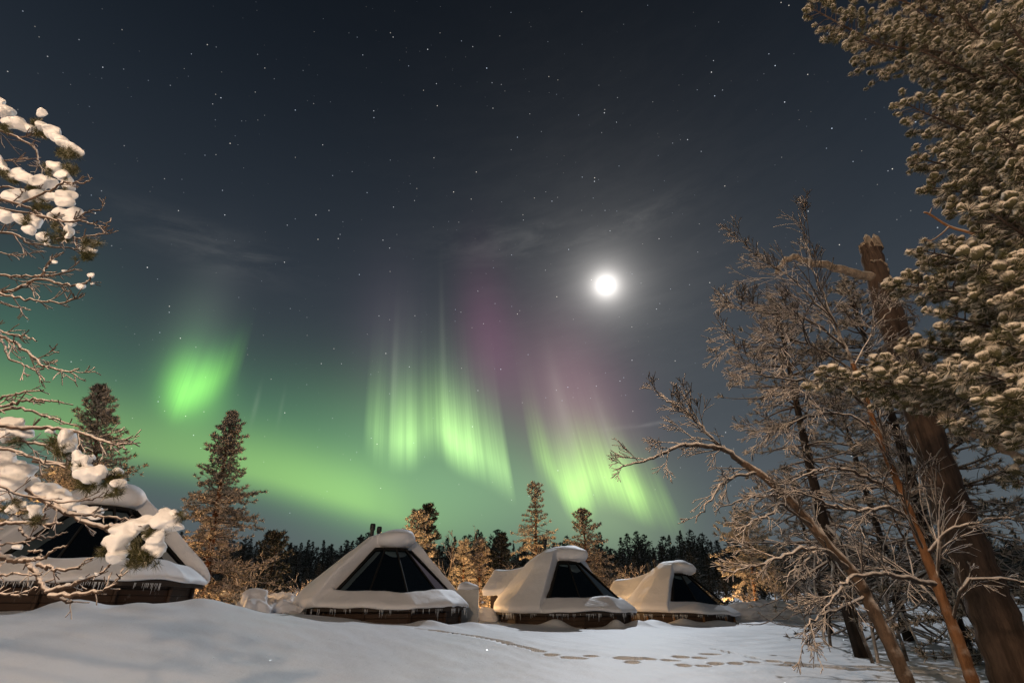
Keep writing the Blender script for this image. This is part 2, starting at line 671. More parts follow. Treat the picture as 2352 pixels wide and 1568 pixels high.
# ------------------------------------------------------------------ the snow-covered ground
_ctl = []
for px, py, Y in ((-300, 1568, 6.2), (0, 1568, 6.9), (330, 1568, 8.0), (640, 1568, 9.2), (1176, 1568, 10.3), (1800, 1568, 10.3), (2352, 1568, 10),
                  (0, 1412, 12.2), (200, 1402, 12.4), (400, 1394, 13.4), (470, 1394, 14.6), (560, 1408, 16.2), (690, 1416, 18.2),
                  (880, 1433, 17.6), (1080, 1434, 19.5), (1200, 1437, 21.5), (1300, 1443, 21.5), (1480, 1436, 25), (1550, 1435, 28.5),
                  (1690, 1435, 29.5), (1850, 1434, 28), (2100, 1452, 22), (2352, 1475, 18), (2700, 1500, 16)):
    _ctl.append(P(px, py, Y))
_ctl += [np.array(p, float) for p in ((0, 0, 0), (-12, 0, .35), (12, 0, -.05), (0, -30, 0), (-30, -30, .3), (30, -30, 0), (-6.2, 4.6, .36), (-16, 9, 1.1), (-22, 22, 1.5),
                                      (-16, 26, .95), (-9, 27, .62), (-6, 23, .50), (0, 29, .48), (6, 33, .30), (14, 40, .30), (24, 30, .30), (20, 16, .0),
                                      (-30, 45, 1.1), (0, 45, .45), (30, 45, .45), (-60, 80, 2.2), (0, 75, 1.4), (60, 80, 1.4), (0, 130, 3.0), (-120, 130, 4), (120, 130, 3),
                                      (-260, 420, 8), (260, 420, 8), (-260, -80, 0), (260, -80, 0), (0, -90, 0), (0, 420, 7))]
_ctl = np.array(_ctl)


def _rbf():
    n = len(_ctl)
    D = np.linalg.norm(_ctl[:, None, :2] - _ctl[None, :, :2], axis=2)
    D = np.sqrt(D ** 2 + 1.5 ** 2)
    A = np.zeros((n + 3, n + 3))
    A[:n, :n] = D
    A[:n, n] = A[n, :n] = 1
    A[:n, n + 1:] = _ctl[:, :2]
    A[n + 1:, :n] = _ctl[:, :2].T
    return np.linalg.solve(A, np.concatenate([_ctl[:, 2], np.zeros(3)]))


_w = _rbf()
_bumps = []      # x, y, height, radius along x, radius along y


def gh(x, y, detail=True):
    x = np.atleast_1d(np.asarray(x, float)); y = np.atleast_1d(np.asarray(y, float))
    sh = x.shape
    x = x.ravel(); y = y.ravel()
    z = np.empty_like(x)
    for i in range(0, len(x), 20000):
        a, b = x[i:i + 20000], y[i:i + 20000]
        d = np.sqrt((a[:, None] - _ctl[None, :, 0]) ** 2 + (b[:, None] - _ctl[None, :, 1]) ** 2 + 1.5 ** 2)
        z[i:i + 20000] = d @ _w[:-3] + _w[-3] + _w[-2] * a + _w[-1] * b
    if detail:
        z += .035 * np.sin(x * .55 + 1.3 * np.sin(y * .23)) + .03 * np.sin(y * .8 + .35 * x + 2) + .012 * np.sin(1.7 * x - 1.1 * y)
        z += .006 * np.sin(4.1 * x + 2.3 * y + 2 * np.sin(.9 * y)) + .005 * np.sin(6.3 * y - 1.9 * x + 1.5 * np.sin(1.3 * x)) + .003 * np.sin(11 * x + 7 * y + 2 * np.sin(2.1 * x))
        for bx, by, h, rx, ry in _bumps:
            z += h * np.exp(-((x - bx) / rx) ** 2 - ((y - by) / ry) ** 2)
    return z.reshape(sh)


def g1(x, y):
    return float(gh(x, y)[0])


def hit(px, py):
    """where the view through a photo pixel meets the snow"""
    Y = 6.0
    while Y < 80:
        p = P(px, py, Y)
        if p[2] <= g1(p[0], p[1]):
            return p
        Y += .05
    return p


def bump_at(px, Y, h, rx, ry):
    _bumps.append((X_at(px, Y, 1.0), Y, h, rx, ry))


# drifts and wind scoops along the cabin fronts
for a in ((132, 12.1, .14, .55, .5), (190, 12.2, .05, .5, .5), (305, 12.6, .10, .75, .45), (20, 11.6, -.10, .4, .6), (258, 12.6, -.16, .22, .5), (455, 14.2, .12, .5, .9),
          (520, 14.6, .10, .8, 1.0), (985, 18.3, .17, .65, .35), (1085, 19.4, .14, .6, .5), (905, 18.0, -.10, .8, .4),
          (1278, 22.2, .26, .5, .4), (1330, 22.0, -.05, .5, .4), (1412, 22.8, .25, .32, .3), (1462, 23.5, .22, .5, .5), (1498, 25.5, .22, .7, .8), (1375, 21.8, -.12, .9, .5), (1565, 29.2, .30, .7, .5), (1640, 29.4, .25, .9, .5),
          (1760, 29.5, .10, 2.0, .8)):
    bump_at(*a)

_tracks = []     # ellipses pressed into the snow: x, y, half length, half width, angle, depth


def press(a, b, w, depth):
    pa, pb = hit(*a), hit(*b)
    d = pb[:2] - pa[:2]
    _tracks.append(((pa[0] + pb[0]) / 2, (pa[1] + pb[1]) / 2, max(.13, np.linalg.norm(d) / 2), w, math.atan2(d[1], d[0]), depth))


def trail(pts, w, depth, step=.45, seed=0):
    r = np.random.default_rng(seed)
    ws = np.array([hit(*p) for p in pts])
    c = spline(ws, 24)[:, :2]
    s = np.concatenate([[0], np.cumsum(np.linalg.norm(np.diff(c, axis=0), axis=1))])
    for t in np.arange(0, s[-1], step):
        x, y = np.interp(t, s, c[:, 0]), np.interp(t, s, c[:, 1])
        x2, y2 = np.interp(t + .1, s, c[:, 0]), np.interp(t + .1, s, c[:, 1])
        _tracks.append((x + r.normal(0, .03), y + r.normal(0, .03), step * r.uniform(.5, .72), w * r.uniform(.8, 1.2), math.atan2(y2 - y, x2 - x), depth * r.uniform(.75, 1.2)))


trail([(966, 1444), (1010, 1449), (1080, 1459), (1150, 1473), (1205, 1486), (1243, 1497)], .11, .16, .30, 1)
for a, b in (((1257, 1501), (1275, 1507)), ((1290, 1509), (1345, 1513)), ((1345, 1505), (1372, 1508)), ((1412, 1511), (1479, 1514)), ((1478, 1513), (1508, 1515)), ((1520, 1516), (1560, 1517)),
             ((1548, 1508), (1583, 1510)), ((1592, 1511), (1624, 1511)), ((1610, 1502), (1655, 1502)), ((1632, 1524), (1658, 1525)), ((1677, 1523), (1704, 1525)), ((1714, 1519), (1748, 1522)),
             ((1758, 1517), (1798, 1521)), ((1558, 1528), (1584, 1529)), ((1605, 1529), (1627, 1530)), ((1440, 1521), (1466, 1522)), ((1800, 1523), (1835, 1526))):
    press(a, b, .14, .22)
trail([(1642, 1491), (1680, 1500), (1720, 1508), (1746, 1515)], .07, .10, .3, 2)
trail([(1836, 1525), (1900, 1528), (1980, 1531), (2060, 1533), (2150, 1536), (2260, 1540)], .13, .13, .55, 3)
trail([(1845, 1531), (1930, 1535), (2040, 1541), (2180, 1545)], .10, .09, .7, 4)


def build_ground():
    def axis(parts):
        out = []
        for a, b, s in parts:
            out.append(np.arange(a, b, s))
        return np.concatenate(out + [[parts[-1][1]]])
    xs = axis([(-260, -60, 20), (-60, -24, 2.5), (-24, -14, .5), (-14, 0, .14), (0, 12, .055), (12, 20, .14), (20, 60, 2), (60, 260, 20)])
    ys = axis([(-90, -10, 10), (-10, 6, 1), (6, 9.5, .2), (9.5, 11.8, .08), (11.8, 18.5, .045), (18.5, 32, .12), (32, 60, .8), (60, 140, 5), (140, 420, 28)])
    Xg, Yg = np.meshgrid(xs, ys)
    Z = gh(Xg, Yg)
    for tx, ty, l, w, a, d in _tracks:
        R = l + .5
        i0, i1 = np.searchsorted(xs, (tx - R, tx + R)); j0, j1 = np.searchsorted(ys, (ty - R, ty + R))
        if i1 <= i0 or j1 <= j0:
            continue
        X_, Y_ = Xg[j0:j1, i0:i1] - tx, Yg[j0:j1, i0:i1] - ty
        s = (X_ * math.cos(a) + Y_ * math.sin(a)) / l
        t = (-X_ * math.sin(a) + Y_ * math.cos(a)) / w
        q = np.sqrt(s * s + t * t)
        Z[j0:j1, i0:i1] += -d * np.clip(1.25 - q ** 4, 0, 1) * (q < 1.2) + .008 * np.exp(-((q - 1.35) / .25) ** 2)
    ny, nx = Z.shape
    V = np.stack([Xg, Yg, Z], -1).reshape(-1, 3)
    i = (np.arange(ny - 1)[:, None] * nx + np.arange(nx - 1)[None]).ravel()
    mb = MB()
    mb.add(V, np.stack([i, i + 1, i + nx + 1, i + nx], -1))
    tag(link('ground', mb.mesh('ground', M_GROUND, True)), kind='structure', label='smooth snow field with footprints crossing it')


build_ground()

# ------------------------------------------------------------------ glass-roofed cabins
R_EAVE, A_R, A_Z, B_R, B_Z = 3.0, 2.56, .40, .74, 1.90     # eave radius; foot and head of the glass


def ngon_r(a, phase):
    k = (math.degrees(a) - phase) % 30.0 - 15.0
    return math.cos(math.radians(15)) / math.cos(math.radians(k))


def cabin(px, py, Y, g0, npane, label, chimneys, annex=None, cap=(), seed=0, cap_shift=(.15, .12), hump=None, fat=0.0):
    c = P(px, py, Y)
    base = np.array((c[0], c[1], g1(c[0], c[1])))
    zE = c[2]
    root = thing('glass_cabin', base, label, 'cabin', 'snow covered cabins with glass roofs')
    fc = np.array((-c[0], -c[1])); fc /= np.linalg.norm(fc)          # towards the viewer
    rx = np.array((-fc[1], fc[0]))                                   # towards the viewer's right
    if rx[0] < 0:
        rx = -rx
    rng = np.random.default_rng(seed)
    off = np.array((c[0], c[1], zE)) - base

    def pt(a, r, z):                                                 # a in degrees from the viewer, right positive
        a = math.radians(a)
        xy = r * (math.sin(a) * rx + math.cos(a) * fc)
        return np.array((xy[0], xy[1], z)) + off

    def loc(right, toward, z):
        xy = right * rx + toward * fc
        return np.array((xy[0], xy[1], z)) + off
    ph = g0 % 30
    corners = [ph + 30 * k for k in range(12)]

    def prism(rad, z0, z1, rad2=None):
        mb = MB()
        n = 12
        v = [pt(a, rad, z0) for a in corners] + [pt(a, rad2 or rad, z1) for a in corners]
        mb.add(v, [(i, (i + 1) % n, n + (i + 1) % n, n + i) for i in range(n)])
        return mb
    depth = -1.6
    link('wall', prism(2.72, depth, .06).mesh('wall', M_LOGS), root)
    # eave board ring
    mb = MB()
    for r0, r1, za, zb in ((3.02, 3.02, -.10, .03), (2.72, 3.02, -.10, -.10), (3.02, 2.5, .03, .42)):
        v = [pt(a, r0, za) for a in corners] + [pt(a, r1, zb) for a in corners]
        mb.add(v, [(i, (i + 1) % 12, 12 + (i + 1) % 12, 12 + i) for i in range(12)])
    link('eave_board', mb.mesh('eave_board', M_EAVE), root)
    for a in corners:
        if abs((a + 180) % 360 - 180) > 100:
            continue
        mb = MB()
        p0 = pt(a, 2.77, depth); p1 = pt(a, 2.77, -.03)
        tube(mb, [p0, p1], .055, 6)
        link('corner_post', mb.mesh('corner_post', M_POST_LIT if seed == 4 else M_LOGS), root)
    # roof deck under the snow (closed side), panes and frame on the glass side
    mb = MB()
    g1_ = g0 + 30 * npane
    n_d = 12 - npane
    v = [pt(g1_ + 30 * k, 2.95, .03) for k in range(n_d + 1)] + [pt(g1_ + 30 * k, .70, 1.92) for k in range(n_d + 1)]
    mb.add(v, [(k, k + 1, n_d + 2 + k, n_d + 1 + k) for k in range(n_d)])
    top = [pt(a, .76, 1.92) for a in corners] + [pt(0, 0, 1.98)]
    mb.add(top, [(i, (i + 1) % 12, 12) for i in range(12)])
    link('roof_deck', mb.mesh('roof_deck', M_EAVE), root)
    fr = MB()
    for k in range(npane):
        a0, a1 = g0 + 30 * k, g0 + 30 * (k + 1)
        lo0, lo1, hi1, hi0 = pt(a0, A_R, A_Z - .1), pt(a1, A_R, A_Z - .1), pt(a1, B_R, B_Z), pt(a0, B_R, B_Z)
        mb = MB()
        nrm = unit(np.cross(lo1 - lo0, hi0 - lo0)) * -.012
        q = np.array([lo0, lo1, hi1, hi0])
        mb.add(np.vstack([q, q + nrm]), [(0, 1, 2, 3), (7, 6, 5, 4), (0, 4, 5, 1), (1, 5, 6, 2), (2, 6, 7, 3), (3, 7, 4, 0)])
        link('pane', mb.mesh('pane', M_GLASS), root)
    for k in range(npane + 1):
        a = g0 + 30 * k
        tube(fr, [pt(a, A_R + .03, A_Z - .12), pt(a, B_R + .03, B_Z + .02)], .052 if k in (0, npane) else .034, 4)
    for k in range(npane):
        tube(fr, [pt(g0 + 30 * k, B_R + .03, B_Z), pt(g0 + 30 * (k + 1), B_R + .03, B_Z)], .06, 4)
    link('window_frame', fr.mesh('window_frame', M_FRAME), root)
    # a post and a curtain edge seen dimly behind the dark glass are left to the reflections

    # roof snow: eave shelf, thick blanket on the closed side, cap on the crown; one fused skin
    mb = MB()

    def revolve(profile, a0, a1, n, facet=1.0, close=False):
        full = close
        prof = np.array(profile)
        m = len(prof)
        angs = np.linspace(a0, a1, n + (0 if full else 1), endpoint=not full)
        V = []
        for a in angs:
            s = 1 + (ngon_r(math.radians(a), ph) - 1) * facet
            V += [pt(a, r * s, z) for r, z in prof]
        nn = len(angs)
        F_ = []
        for i in range(nn if full else nn - 1):
            j = (i + 1) % nn
            for k in range(m):
                k2 = (k + 1) % m
                F_.append((i * m + k, j * m + k, j * m + k2, i * m + k2))
        mb.add(V, F_)
        if not full:
            for i, flip in ((0, False), (nn - 1, True)):
                cc = np.mean(V[i * m:(i + 1) * m], axis=0)
                t = [(k, (k + 1) % m, m) for k in range(m)]
                mb.add(np.vstack([V[i * m:(i + 1) * m], cc[None]]), [x[::-1] for x in t] if flip else t)
    revolve([(2.38, .30), (2.6, .05), (3.10, -.02), (3.13, .02), (3.11, .10), (3.00, .195), (2.80, .33), (2.54, .49), (2.40, .52)], 0, 360, 144, 1.0, True)
    revolve([(.30, 1.86), (2.8, .02), (3.10, -.02), (3.18, .10), (3.17, .26), (3.03, .46), (2.72, .76), (2.2, 1.24 + fat * .4), (1.7, 1.66 + fat), (1.25, 2.04 + fat), (.90, 2.34 + fat * .5), (.55, 2.52), (.2, 2.56)], g1_ + 2.5, g0 + 357.5, 96, .55)
    sx, sy = cap_shift
    ellipsoid(mb, loc(sx, sy, 2.27), (.76, .76, .40), 3, seed=seed, amp=.07)
    if hump:
        ellipsoid(mb, loc(*hump[:3]), hump[3], 3, seed=seed + 8, amp=.05)
    for right, toward, z, r in cap:
        ellipsoid(mb, loc(right, toward, z), r, 2, seed=seed + 5, amp=.05)
    if annex:
        ax, L0, L1, hw, ze, zr = annex
        dirv = math.sin(math.radians(ax)) * rx + math.cos(math.radians(ax)) * fc
        sid = np.array((-dirv[1], dirv[0]))

        def ap(l, s, z):
            xy = dirv * l + sid * s
            return np.array((xy[0], xy[1], z)) + off
        aw = MB()
        prof = [(-hw, depth), (hw, depth), (hw, ze), (0, zr), (-hw, ze)]
        v = [ap(L0, s, z) for s, z in prof] + [ap(L1 - .25, s, z) for s, z in prof]
        aw.add(v, [(k, (k + 1) % 5, 5 + (k + 1) % 5, 5 + k) for k in range(5)])
        aw.add(np.array(v[5:]), [(0, 1, 2, 3, 4)])
        link('porch', aw.mesh('porch', M_LOGS), root)
        e = .30
        prof = [(-hw - e, ze - .16), (0, zr - .03), (hw + e, ze - .16), (hw + e + .06, ze + .10), (hw + .1, ze + .38), (.45, zr + .36), (0, zr + .42), (-.45, zr + .36), (-hw - .1, ze + .38), (-hw - e - .06, ze + .10)]
        n_l = 16
        V = []
        for i in range(n_l + 1):
            l = L0 - .6 + (L1 - L0 + .6) * i / n_l
            V += [ap(l, s, z + .55 * max(0, 1 - i / (n_l * .75)) ** 1.5) for s, z in prof]
        m = len(prof)
        mb.add(V, [(i * m + k, (i + 1) * m + k, (i + 1) * m + (k + 1) % m, i * m + (k + 1) % m) for i in range(n_l) for k in range(m)])
        for i, fl in ((0, 0), (n_l, 1)):
            cc = np.mean(V[i * m:(i + 1) * m], axis=0) * .5 + np.mean([V[i * m + 1], V[i * m + 6]], axis=0) * .5
            t = [(k, (k + 1) % m, m) for k in range(m)]
            mb.add(np.vstack([V[i * m:(i + 1) * m], cc[None]]), [x[::-1] for x in t] if fl else t)
    sn = fuse(mb, .045, 4, ((seed + 1, 1.1, .05), (seed + 2, 3.6, .022), (seed + 3, 9.0, .008)))
    link('roof_snow', sn.mesh('roof_snow', M_SNOW, True), root)
    # flue pipes
    for right, toward, z0, z1, r in chimneys:
        mb = MB()
        tube(mb, [loc(right, toward, z0 - .6), loc(right, toward, z1 - .16)], r * .72, 12)
        ch = link('chimney', mb.mesh('chimney', M_BLACK, True), root)
        mb = MB()
        tube(mb, [loc(right, toward, z1 - .24), loc(right, toward, z1 - .22), loc(right, toward, z1 - .06), loc(right, toward, z1)], [r * .8, r, r, r * .86], 12, True)
        link('chimney_cap', mb.mesh('chimney_cap', M_BLACK, False), ch)
    # icicles under the eave on the glass side
    a = -62.0
    k = 0
    while a < 96:
        a += rng.uniform(.3, 1.1) if rng.random() < .85 else rng.uniform(2, 11)
        r = 3.05 * (1 + (ngon_r(math.radians(a), ph) - 1))
        L = rng.choice([.07, .11, .16, .24, .30], p=[.25, .3, .25, .13, .07]) * rng.uniform(.8, 1.2)
        L *= 1.35 if a > 70 or a < -40 else 1
        p = pt(a, r - .03, -.03)
        w = rng.uniform(.005, .012)
        mb = MB()
        tube(mb, [p, p - (0, 0, L * .35), p - (0, 0, L * .75), p - (0, 0, L)], [w, w * .8, w * .45, .001], 5)
        link('icicle', mb.mesh('icicle', M_ICE, True), root)
        k += 1
        if k >= 95:
            break
    return root


cabin(182, 1338, 15.5, -44, 4, 'largest nearest snow roofed cabin at the left edge, half hidden by the snowy branches', [], cap=((.3, .0, 2.3, (.55, .5, .35)),), seed=1)
cabin(883, 1393, 21, -43, 5, 'snow roofed cabin with two black flues, left of the pale storage box',
      [(-.74, -.05, 2.15, 2.86, .105), (-.50, -.75, 2.2, 2.84, .10)], cap=((.40, .30, 2.24, (.52, .46, .30)),), seed=2)
cabin(1298, 1403, 25, -15, 5, 'snow roofed cabin with one black flue and a snowy porch, right of the storage box',
      [(-.80, .05, 2.0, 2.92, .105)], annex=(-116, 1.6, 3.45, 1.0, .70, 1.30), cap=((.50, .30, 2.19, (.66, .58, .36)), (.18, .15, 2.24, (.86, .76, .40)), (-.08, .0, 2.36, (.98, .8, .32))), seed=3, fat=.26)
cabin(1561, 1406, 32, -6, 5, 'farthest snow roofed cabin partly behind bare birch twigs, with two thin flues',
      [(-1.02, .05, 1.95, 2.75, .10), (-1.42, -.5, 1.9, 2.62, .10)], annex=(-114, 1.6, 3.8, 1.0, .70, 1.30), cap=((.48, .28, 2.19, (.66, .58, .36)), (.18, .15, 2.22, (.86, .76, .40)), (-.08, .0, 2.34, (.98, .8, .32))), seed=4, fat=.16)

# storage box with a cap of snow beside the second cabin
p = P(1073, 1422, 23.0)
bx = thing('storage_box', p, 'pale upright storage box capped with rounded snow, beside the second cabin', 'storage box')
mb = MB(); mb.add(*box_verts((0, 0, .42), (.86, .7, 1.26)))
link('body', mb.mesh('body', M_BOX), bx)
mb = MB(); mb.add(*box_verts((0, -.362, .42), (.74, .02, 1.1)))
link('door', mb.mesh('door', M_BOX), bx)
mb = MB()
ellipsoid(mb, (0, 0, 1.12), (.46, .40, .17), 3, seed=4, amp=.05); ellipsoid(mb, (-.1, 0, 1.2), (.32, .3, .16), 2)
link('snow_cap', fuse(mb, .04, 5).mesh('snow_cap', M_SNOW, True), bx)

# piles of shovelled snow
def pile(pts, label, seed, group=None, voxel=.05):
    base = np.array((pts[0][0], pts[0][1], g1(pts[0][0], pts[0][1])))
    mb = MB()
    for i, (x, y, z, r) in enumerate(pts):
        ellipsoid(mb, np.array((x, y, g1(x, y) + z)) - base, r, 3, seed=seed * 31 + i, amp=.34)
    o = link('snow_pile', fuse(mb, voxel, 2, ((seed, 5.0, .08), (seed + 9, 13, .035), (seed + 4, 27, .012))).mesh('snow_pile', M_SNOW, True))
    o.location = base
    tag(o, label, 'snow pile', group)


rs = np.random.default_rng(11)


def pile_px(px0, px1, Y, top, label, seed, n=6, group=None, size=1.0):
    pts = []
    for i in range(n):
        t = (i + .5) / n
        px = px0 + (px1 - px0) * t
        x = X_at(px, Y, 1.0)
        hh = top * (1 - abs(2 * t - 1) ** 2 * .75) * rs.uniform(.8, 1.1)
        w = abs(X_at(px1, Y, 1.0) - X_at(px0, Y, 1.0)) / n * rs.uniform(1.2, 2.2)
        pts.append((x, Y + rs.uniform(-.3, .3), hh * .25, (w * 1.25 * size, .55, hh * .8)))
    pile(pts, label, seed, group)


pile_px(528, 612, 18.6, .50, 'tall lumpy pile of shovelled snow left of the smaller heap', 3, 5, 'shovelled snow')
pile_px(618, 682, 19.2, .42, 'small rough heap of broken snow beside the second cabin', 5, 4, 'shovelled snow')
pile_px(440, 720, 23.5, .75, 'long snow bank behind the piles between the first two cabins', 7, 12, 'shovelled snow')
pile_px(1080, 1150, 25.5, .55, 'warmly lit snow bank between the storage box and the middle cabin', 8, 5, 'shovelled snow')
pile_px(1690, 1850, 33.0, .9, 'warmly lit snow bank right of the farthest cabin', 9, 9, 'shovelled snow')
pile_px(1830, 2000, 31.0, .6, 'low warm lit ridge of snow under the birch twigs', 10, 9, 'shovelled snow')

# the moon
mm, n, b = new_mat('moon_light')
b.inputs['Emission Color'].default_value = (1, .97, .92, 1)
b.inputs['Emission Strength'].default_value = 6.0
mb = MB()
mb.add(ICO3[0] * 17.0, ICO3[1])
mo = link('moon', mb.mesh('moon', mm, True))
mo.location = Vector((0, 0, CAMZ)) + MOON_DIR * 2600
tag(mo, 'bright full moon shining through thin cloud', 'moon')

# ------------------------------------------------------------------ trees
M_NEEDLE = mat_needle('frosted_needles', (.055, .050, .024), (.56, .48, .40), .58)
M_NEEDLE_SNOW = mat_needle('rimed_needles', (.065, .062, .028), (.62, .55, .45), .66)
M_NEEDLE_DARK = mat_needle('dark_needles', (.024, .030, .021), (.17, .17, .165), .30)
M_RIME_NEEDLE = mat_needle('rime_needles', (.075, .065, .03), (.80, .70, .57), .62)
M_NEEDLE_OLIVE = mat_needle('olive_needles', (.070, .068, .020), (.34, .31, .24), .16)
M_BARK_PINE = mat_bark('pine_bark', (.20, .085, .040), (.50, .47, .44), .55, 1.1)
M_BARK_LIMB = mat_bark('snowy_limb', (.105, .070, .050), (.72, .65, .60), -.25, .45)
M_BARK_BIRCH = mat_bark('frosty_twig_bark', (.055, .042, .034), (.84, .75, .68), -.30, .55)
M_BARK_ORANGE = mat_bark('orange_bark', (.21, .100, .046), (.60, .54, .48), .0, .65, 9, .25)
M_BARK_OLD = mat_bark('old_grey_bark', (.095, .064, .048), (.52, .48, .45), .35, .90, 11, .07)
M_BARK_LEAN = mat_bark('lichen_bark', (.115, .075, .050), (.68, .60, .54), .0, .55, 8, .4)
M_BARK_GREY = mat_bark('bare_grey_wood', (.36, .28, .21), (.62, .56, .50), .1, .8, 9, .3)
M_BARK_DARK = mat_bark('dark_bark', (.045, .034, .028), (.40, .40, .40), .5, 1.0)


def basis(d):
    d = unit(d)
    a = np.array((0, 0, 1.0)) if abs(d[2]) < .95 else np.array((1.0, 0, 0))
    x = unit(np.cross(a, d))
    return np.stack([x, np.cross(d, x), d], 1)      # columns: x, y, axis


def tuft_template(n, length, width, seed, spread=1.1, back=.0, fat=0.0):
    """needles fanning from a twig end along +Z"""
    r = np.random.default_rng(seed)
    V, F_ = [], []
    for i in range(n):
        th = spread * math.sqrt(r.random())
        ph = r.uniform(0, 2 * math.pi)
        d = np.array((math.sin(th) * math.cos(ph), math.sin(th) * math.sin(ph), math.cos(th)))
        L = length * r.uniform(.6, 1.1)
        s = unit(np.cross(d, r.normal(size=3)))
        b = np.array((0, 0, -back * r.random() * length))
        V += [b - s * width * .5, b + s * width * .5, b + d * L * .55 + s * width * .45, b + d * L]
        F_.append((4 * i, 4 * i + 1, 4 * i + 2)); F_.append((4 * i, 4 * i + 2, 4 * i + 3))
    return np.array(V), np.array(F_)


def scatter(mb, tmpl, pos, dirs, size, rng, slot=0):
    """add a copy of each of several templates at every position, axis along dirs"""
    pos, dirs, size = np.asarray(pos, float), np.asarray(dirs, float), np.asarray(size, float)
    if len(pos) == 0:
        return
    d = dirs / (np.linalg.norm(dirs, axis=1, keepdims=True) + 1e-9)
    a = rng.normal(size=d.shape)
    x = np.cross(a, d); x /= np.linalg.norm(x, axis=1, keepdims=True) + 1e-9
    y = np.cross(d, x)
    Bm = np.stack([x, y, d], 2) * size[:, None, None]
    which = rng.integers(0, len(tmpl), len(pos))
    for k, (V, F_) in enumerate(tmpl):
        m = which == k
        if not m.any():
            continue
        W = np.einsum('nij,vj->nvi', Bm[m], V) + pos[m][:, None]
        nn = m.sum()
        mb.add(W.reshape(-1, 3), (F_[None] + np.arange(nn)[:, None, None] * len(V)).reshape(-1, F_.shape[1]), slot)


TUFT_MID = [tuft_template(16, 1.0, .16, s, 1.25, .5) for s in range(5)]
TUFT_FAR = [tuft_template(8, 1.0, .34, s + 20, 1.25, .5) for s in range(5)]
TUFT_NEAR = [tuft_template(70, 1.0, .040, s + 40, 1.9, .5) for s in range(4)]
_bv, _bf = ICO2
SNOWBALL = []
for s_ in range(6):
    v_ = wob(_bv, s_ + 70, 2.4, .30)
    v_ = v_ * (1 + np.random.default_rng(s_).normal(0, .07, (len(v_), 1))) * np.array((.50, .50, .44)) + np.array((0, 0, .20))
    SNOWBALL.append((v_, _bf))
RIME_UP = [tuft_template(120, .98, .060, s + 60, 1.55, .15) for s in range(5)]


def pine_geo(h, crown0, W, seed, tw=.16, tmpl=None, prof=None, dens=1.0, trunk_r=None, lean=(0, 0), dead=0.0, droop=.25, spacing=.30):
    """trunk and crown meshes of a pine standing at the origin"""
    r = np.random.default_rng(seed)
    tmpl = tmpl or TUFT_MID
    trunk_r = trunk_r or h * .014 + .03
    n = 14
    zs = np.linspace(-.3, h, n)
    t = np.clip(zs / h, 0, 1)
    axis = np.stack([lean[0] * t + .02 * h * np.sin(t * 4 + seed) * .5, lean[1] * t + .015 * h * np.sin(t * 5 + 2 * seed) * .5, zs], 1)
    trunk = MB()
    tube(trunk, axis, trunk_r * (1 - t) ** .8 + .012, 9)
    crown = MB()
    tp, td, ts = [], [], []
    z = h * crown0
    while z < h * .985:
        q = (z - h * crown0) / (h * (1 - crown0))            # 0 low, 1 top
        pr = prof(q) if prof else (1 - q) ** .75
        nb = r.integers(4, 8)
        a0 = r.uniform(0, 6.28)
        for b in range(nb):
            L = 1.35 * W * pr * r.uniform(.55, 1.15) + .12
            if r.random() < .10:
                L *= .4
            a = a0 + b * 6.28 / nb + r.normal(0, .25)
            elv = (-droop + .95 * q ** 1.3) + r.normal(0, .12)
            d = np.array((math.cos(a) * math.cos(elv), math.sin(a) * math.cos(elv), math.sin(elv)))
            p0 = np.array([np.interp(z, zs, axis[:, k]) for k in range(3)])
            m = max(4, int(L / .22))
            pts = [p0]
            dd = d.copy()
            for i in range(m):
                dd = unit(dd + r.normal(0, .10, 3) + np.array((0, 0, .10 if i > m * .5 else -.03)))
                pts.append(pts[-1] + dd * L / m)
            pts = np.array(pts)
            tube(crown, pts, np.linspace(.012 + .012 * L, .006, len(pts)), 4, slot=1)
            side = unit(np.cross(dd, (0, 0, 1)))
            for i in range(1, len(pts)):
                f = i / m
                if f < .22:
                    continue
                dirn = unit(pts[i] - pts[i - 1])
                for sgn in (-1, 1):
                    if r.random() > .88 * dens:
                        continue
                    l2 = (.42 * L * (1.05 - f) + .10) * r.uniform(.6, 1.15)
                    d2 = unit(dirn * .7 + sgn * side * .85 + np.array((0, 0, r.normal(.12, .18))))
                    e = pts[i] + d2 * l2
                    if r.random() < dead * (1 - q):
                        tube(crown, [pts[i], (pts[i] + e) / 2 + (0, 0, .03), e], [.007, .006, .004], 3, slot=1)
                        continue
                    tube(crown, [pts[i], e], [.008, .005], 3, slot=1)
                    k = max(1, int(l2 / (tw * .95)))
                    for j in range(k):
                        g = (j + .6) / k
                        tp.append(pts[i] + d2 * l2 * g + r.normal(0, .02, 3)); td.append(d2 * .8 + np.array((0, 0, .45)) + r.normal(0, .35, 3)); ts.append(tw * r.uniform(.7, 1.2))
            tp.append(pts[-1]); td.append(dd + np.array((0, 0, .3))); ts.append(tw * 1.1)
        z += spacing * r.uniform(.7, 1.25) * (1.0 - .35 * q)
    for k in range(4):
        tp.append(axis[-1] + (0, 0, -.1 * k)); td.append(np.array((r.normal(0, .4), r.normal(0, .4), 1))); ts.append(tw)
    scatter(crown, tmpl, tp, td, ts, r)
    return trunk, crown


def ground_px(px, Y):
    z = 0.5
    for _ in range(4):
        x = X_at(px, Y, z)
        z = g1(x, Y)
    return np.array((x, Y, z))


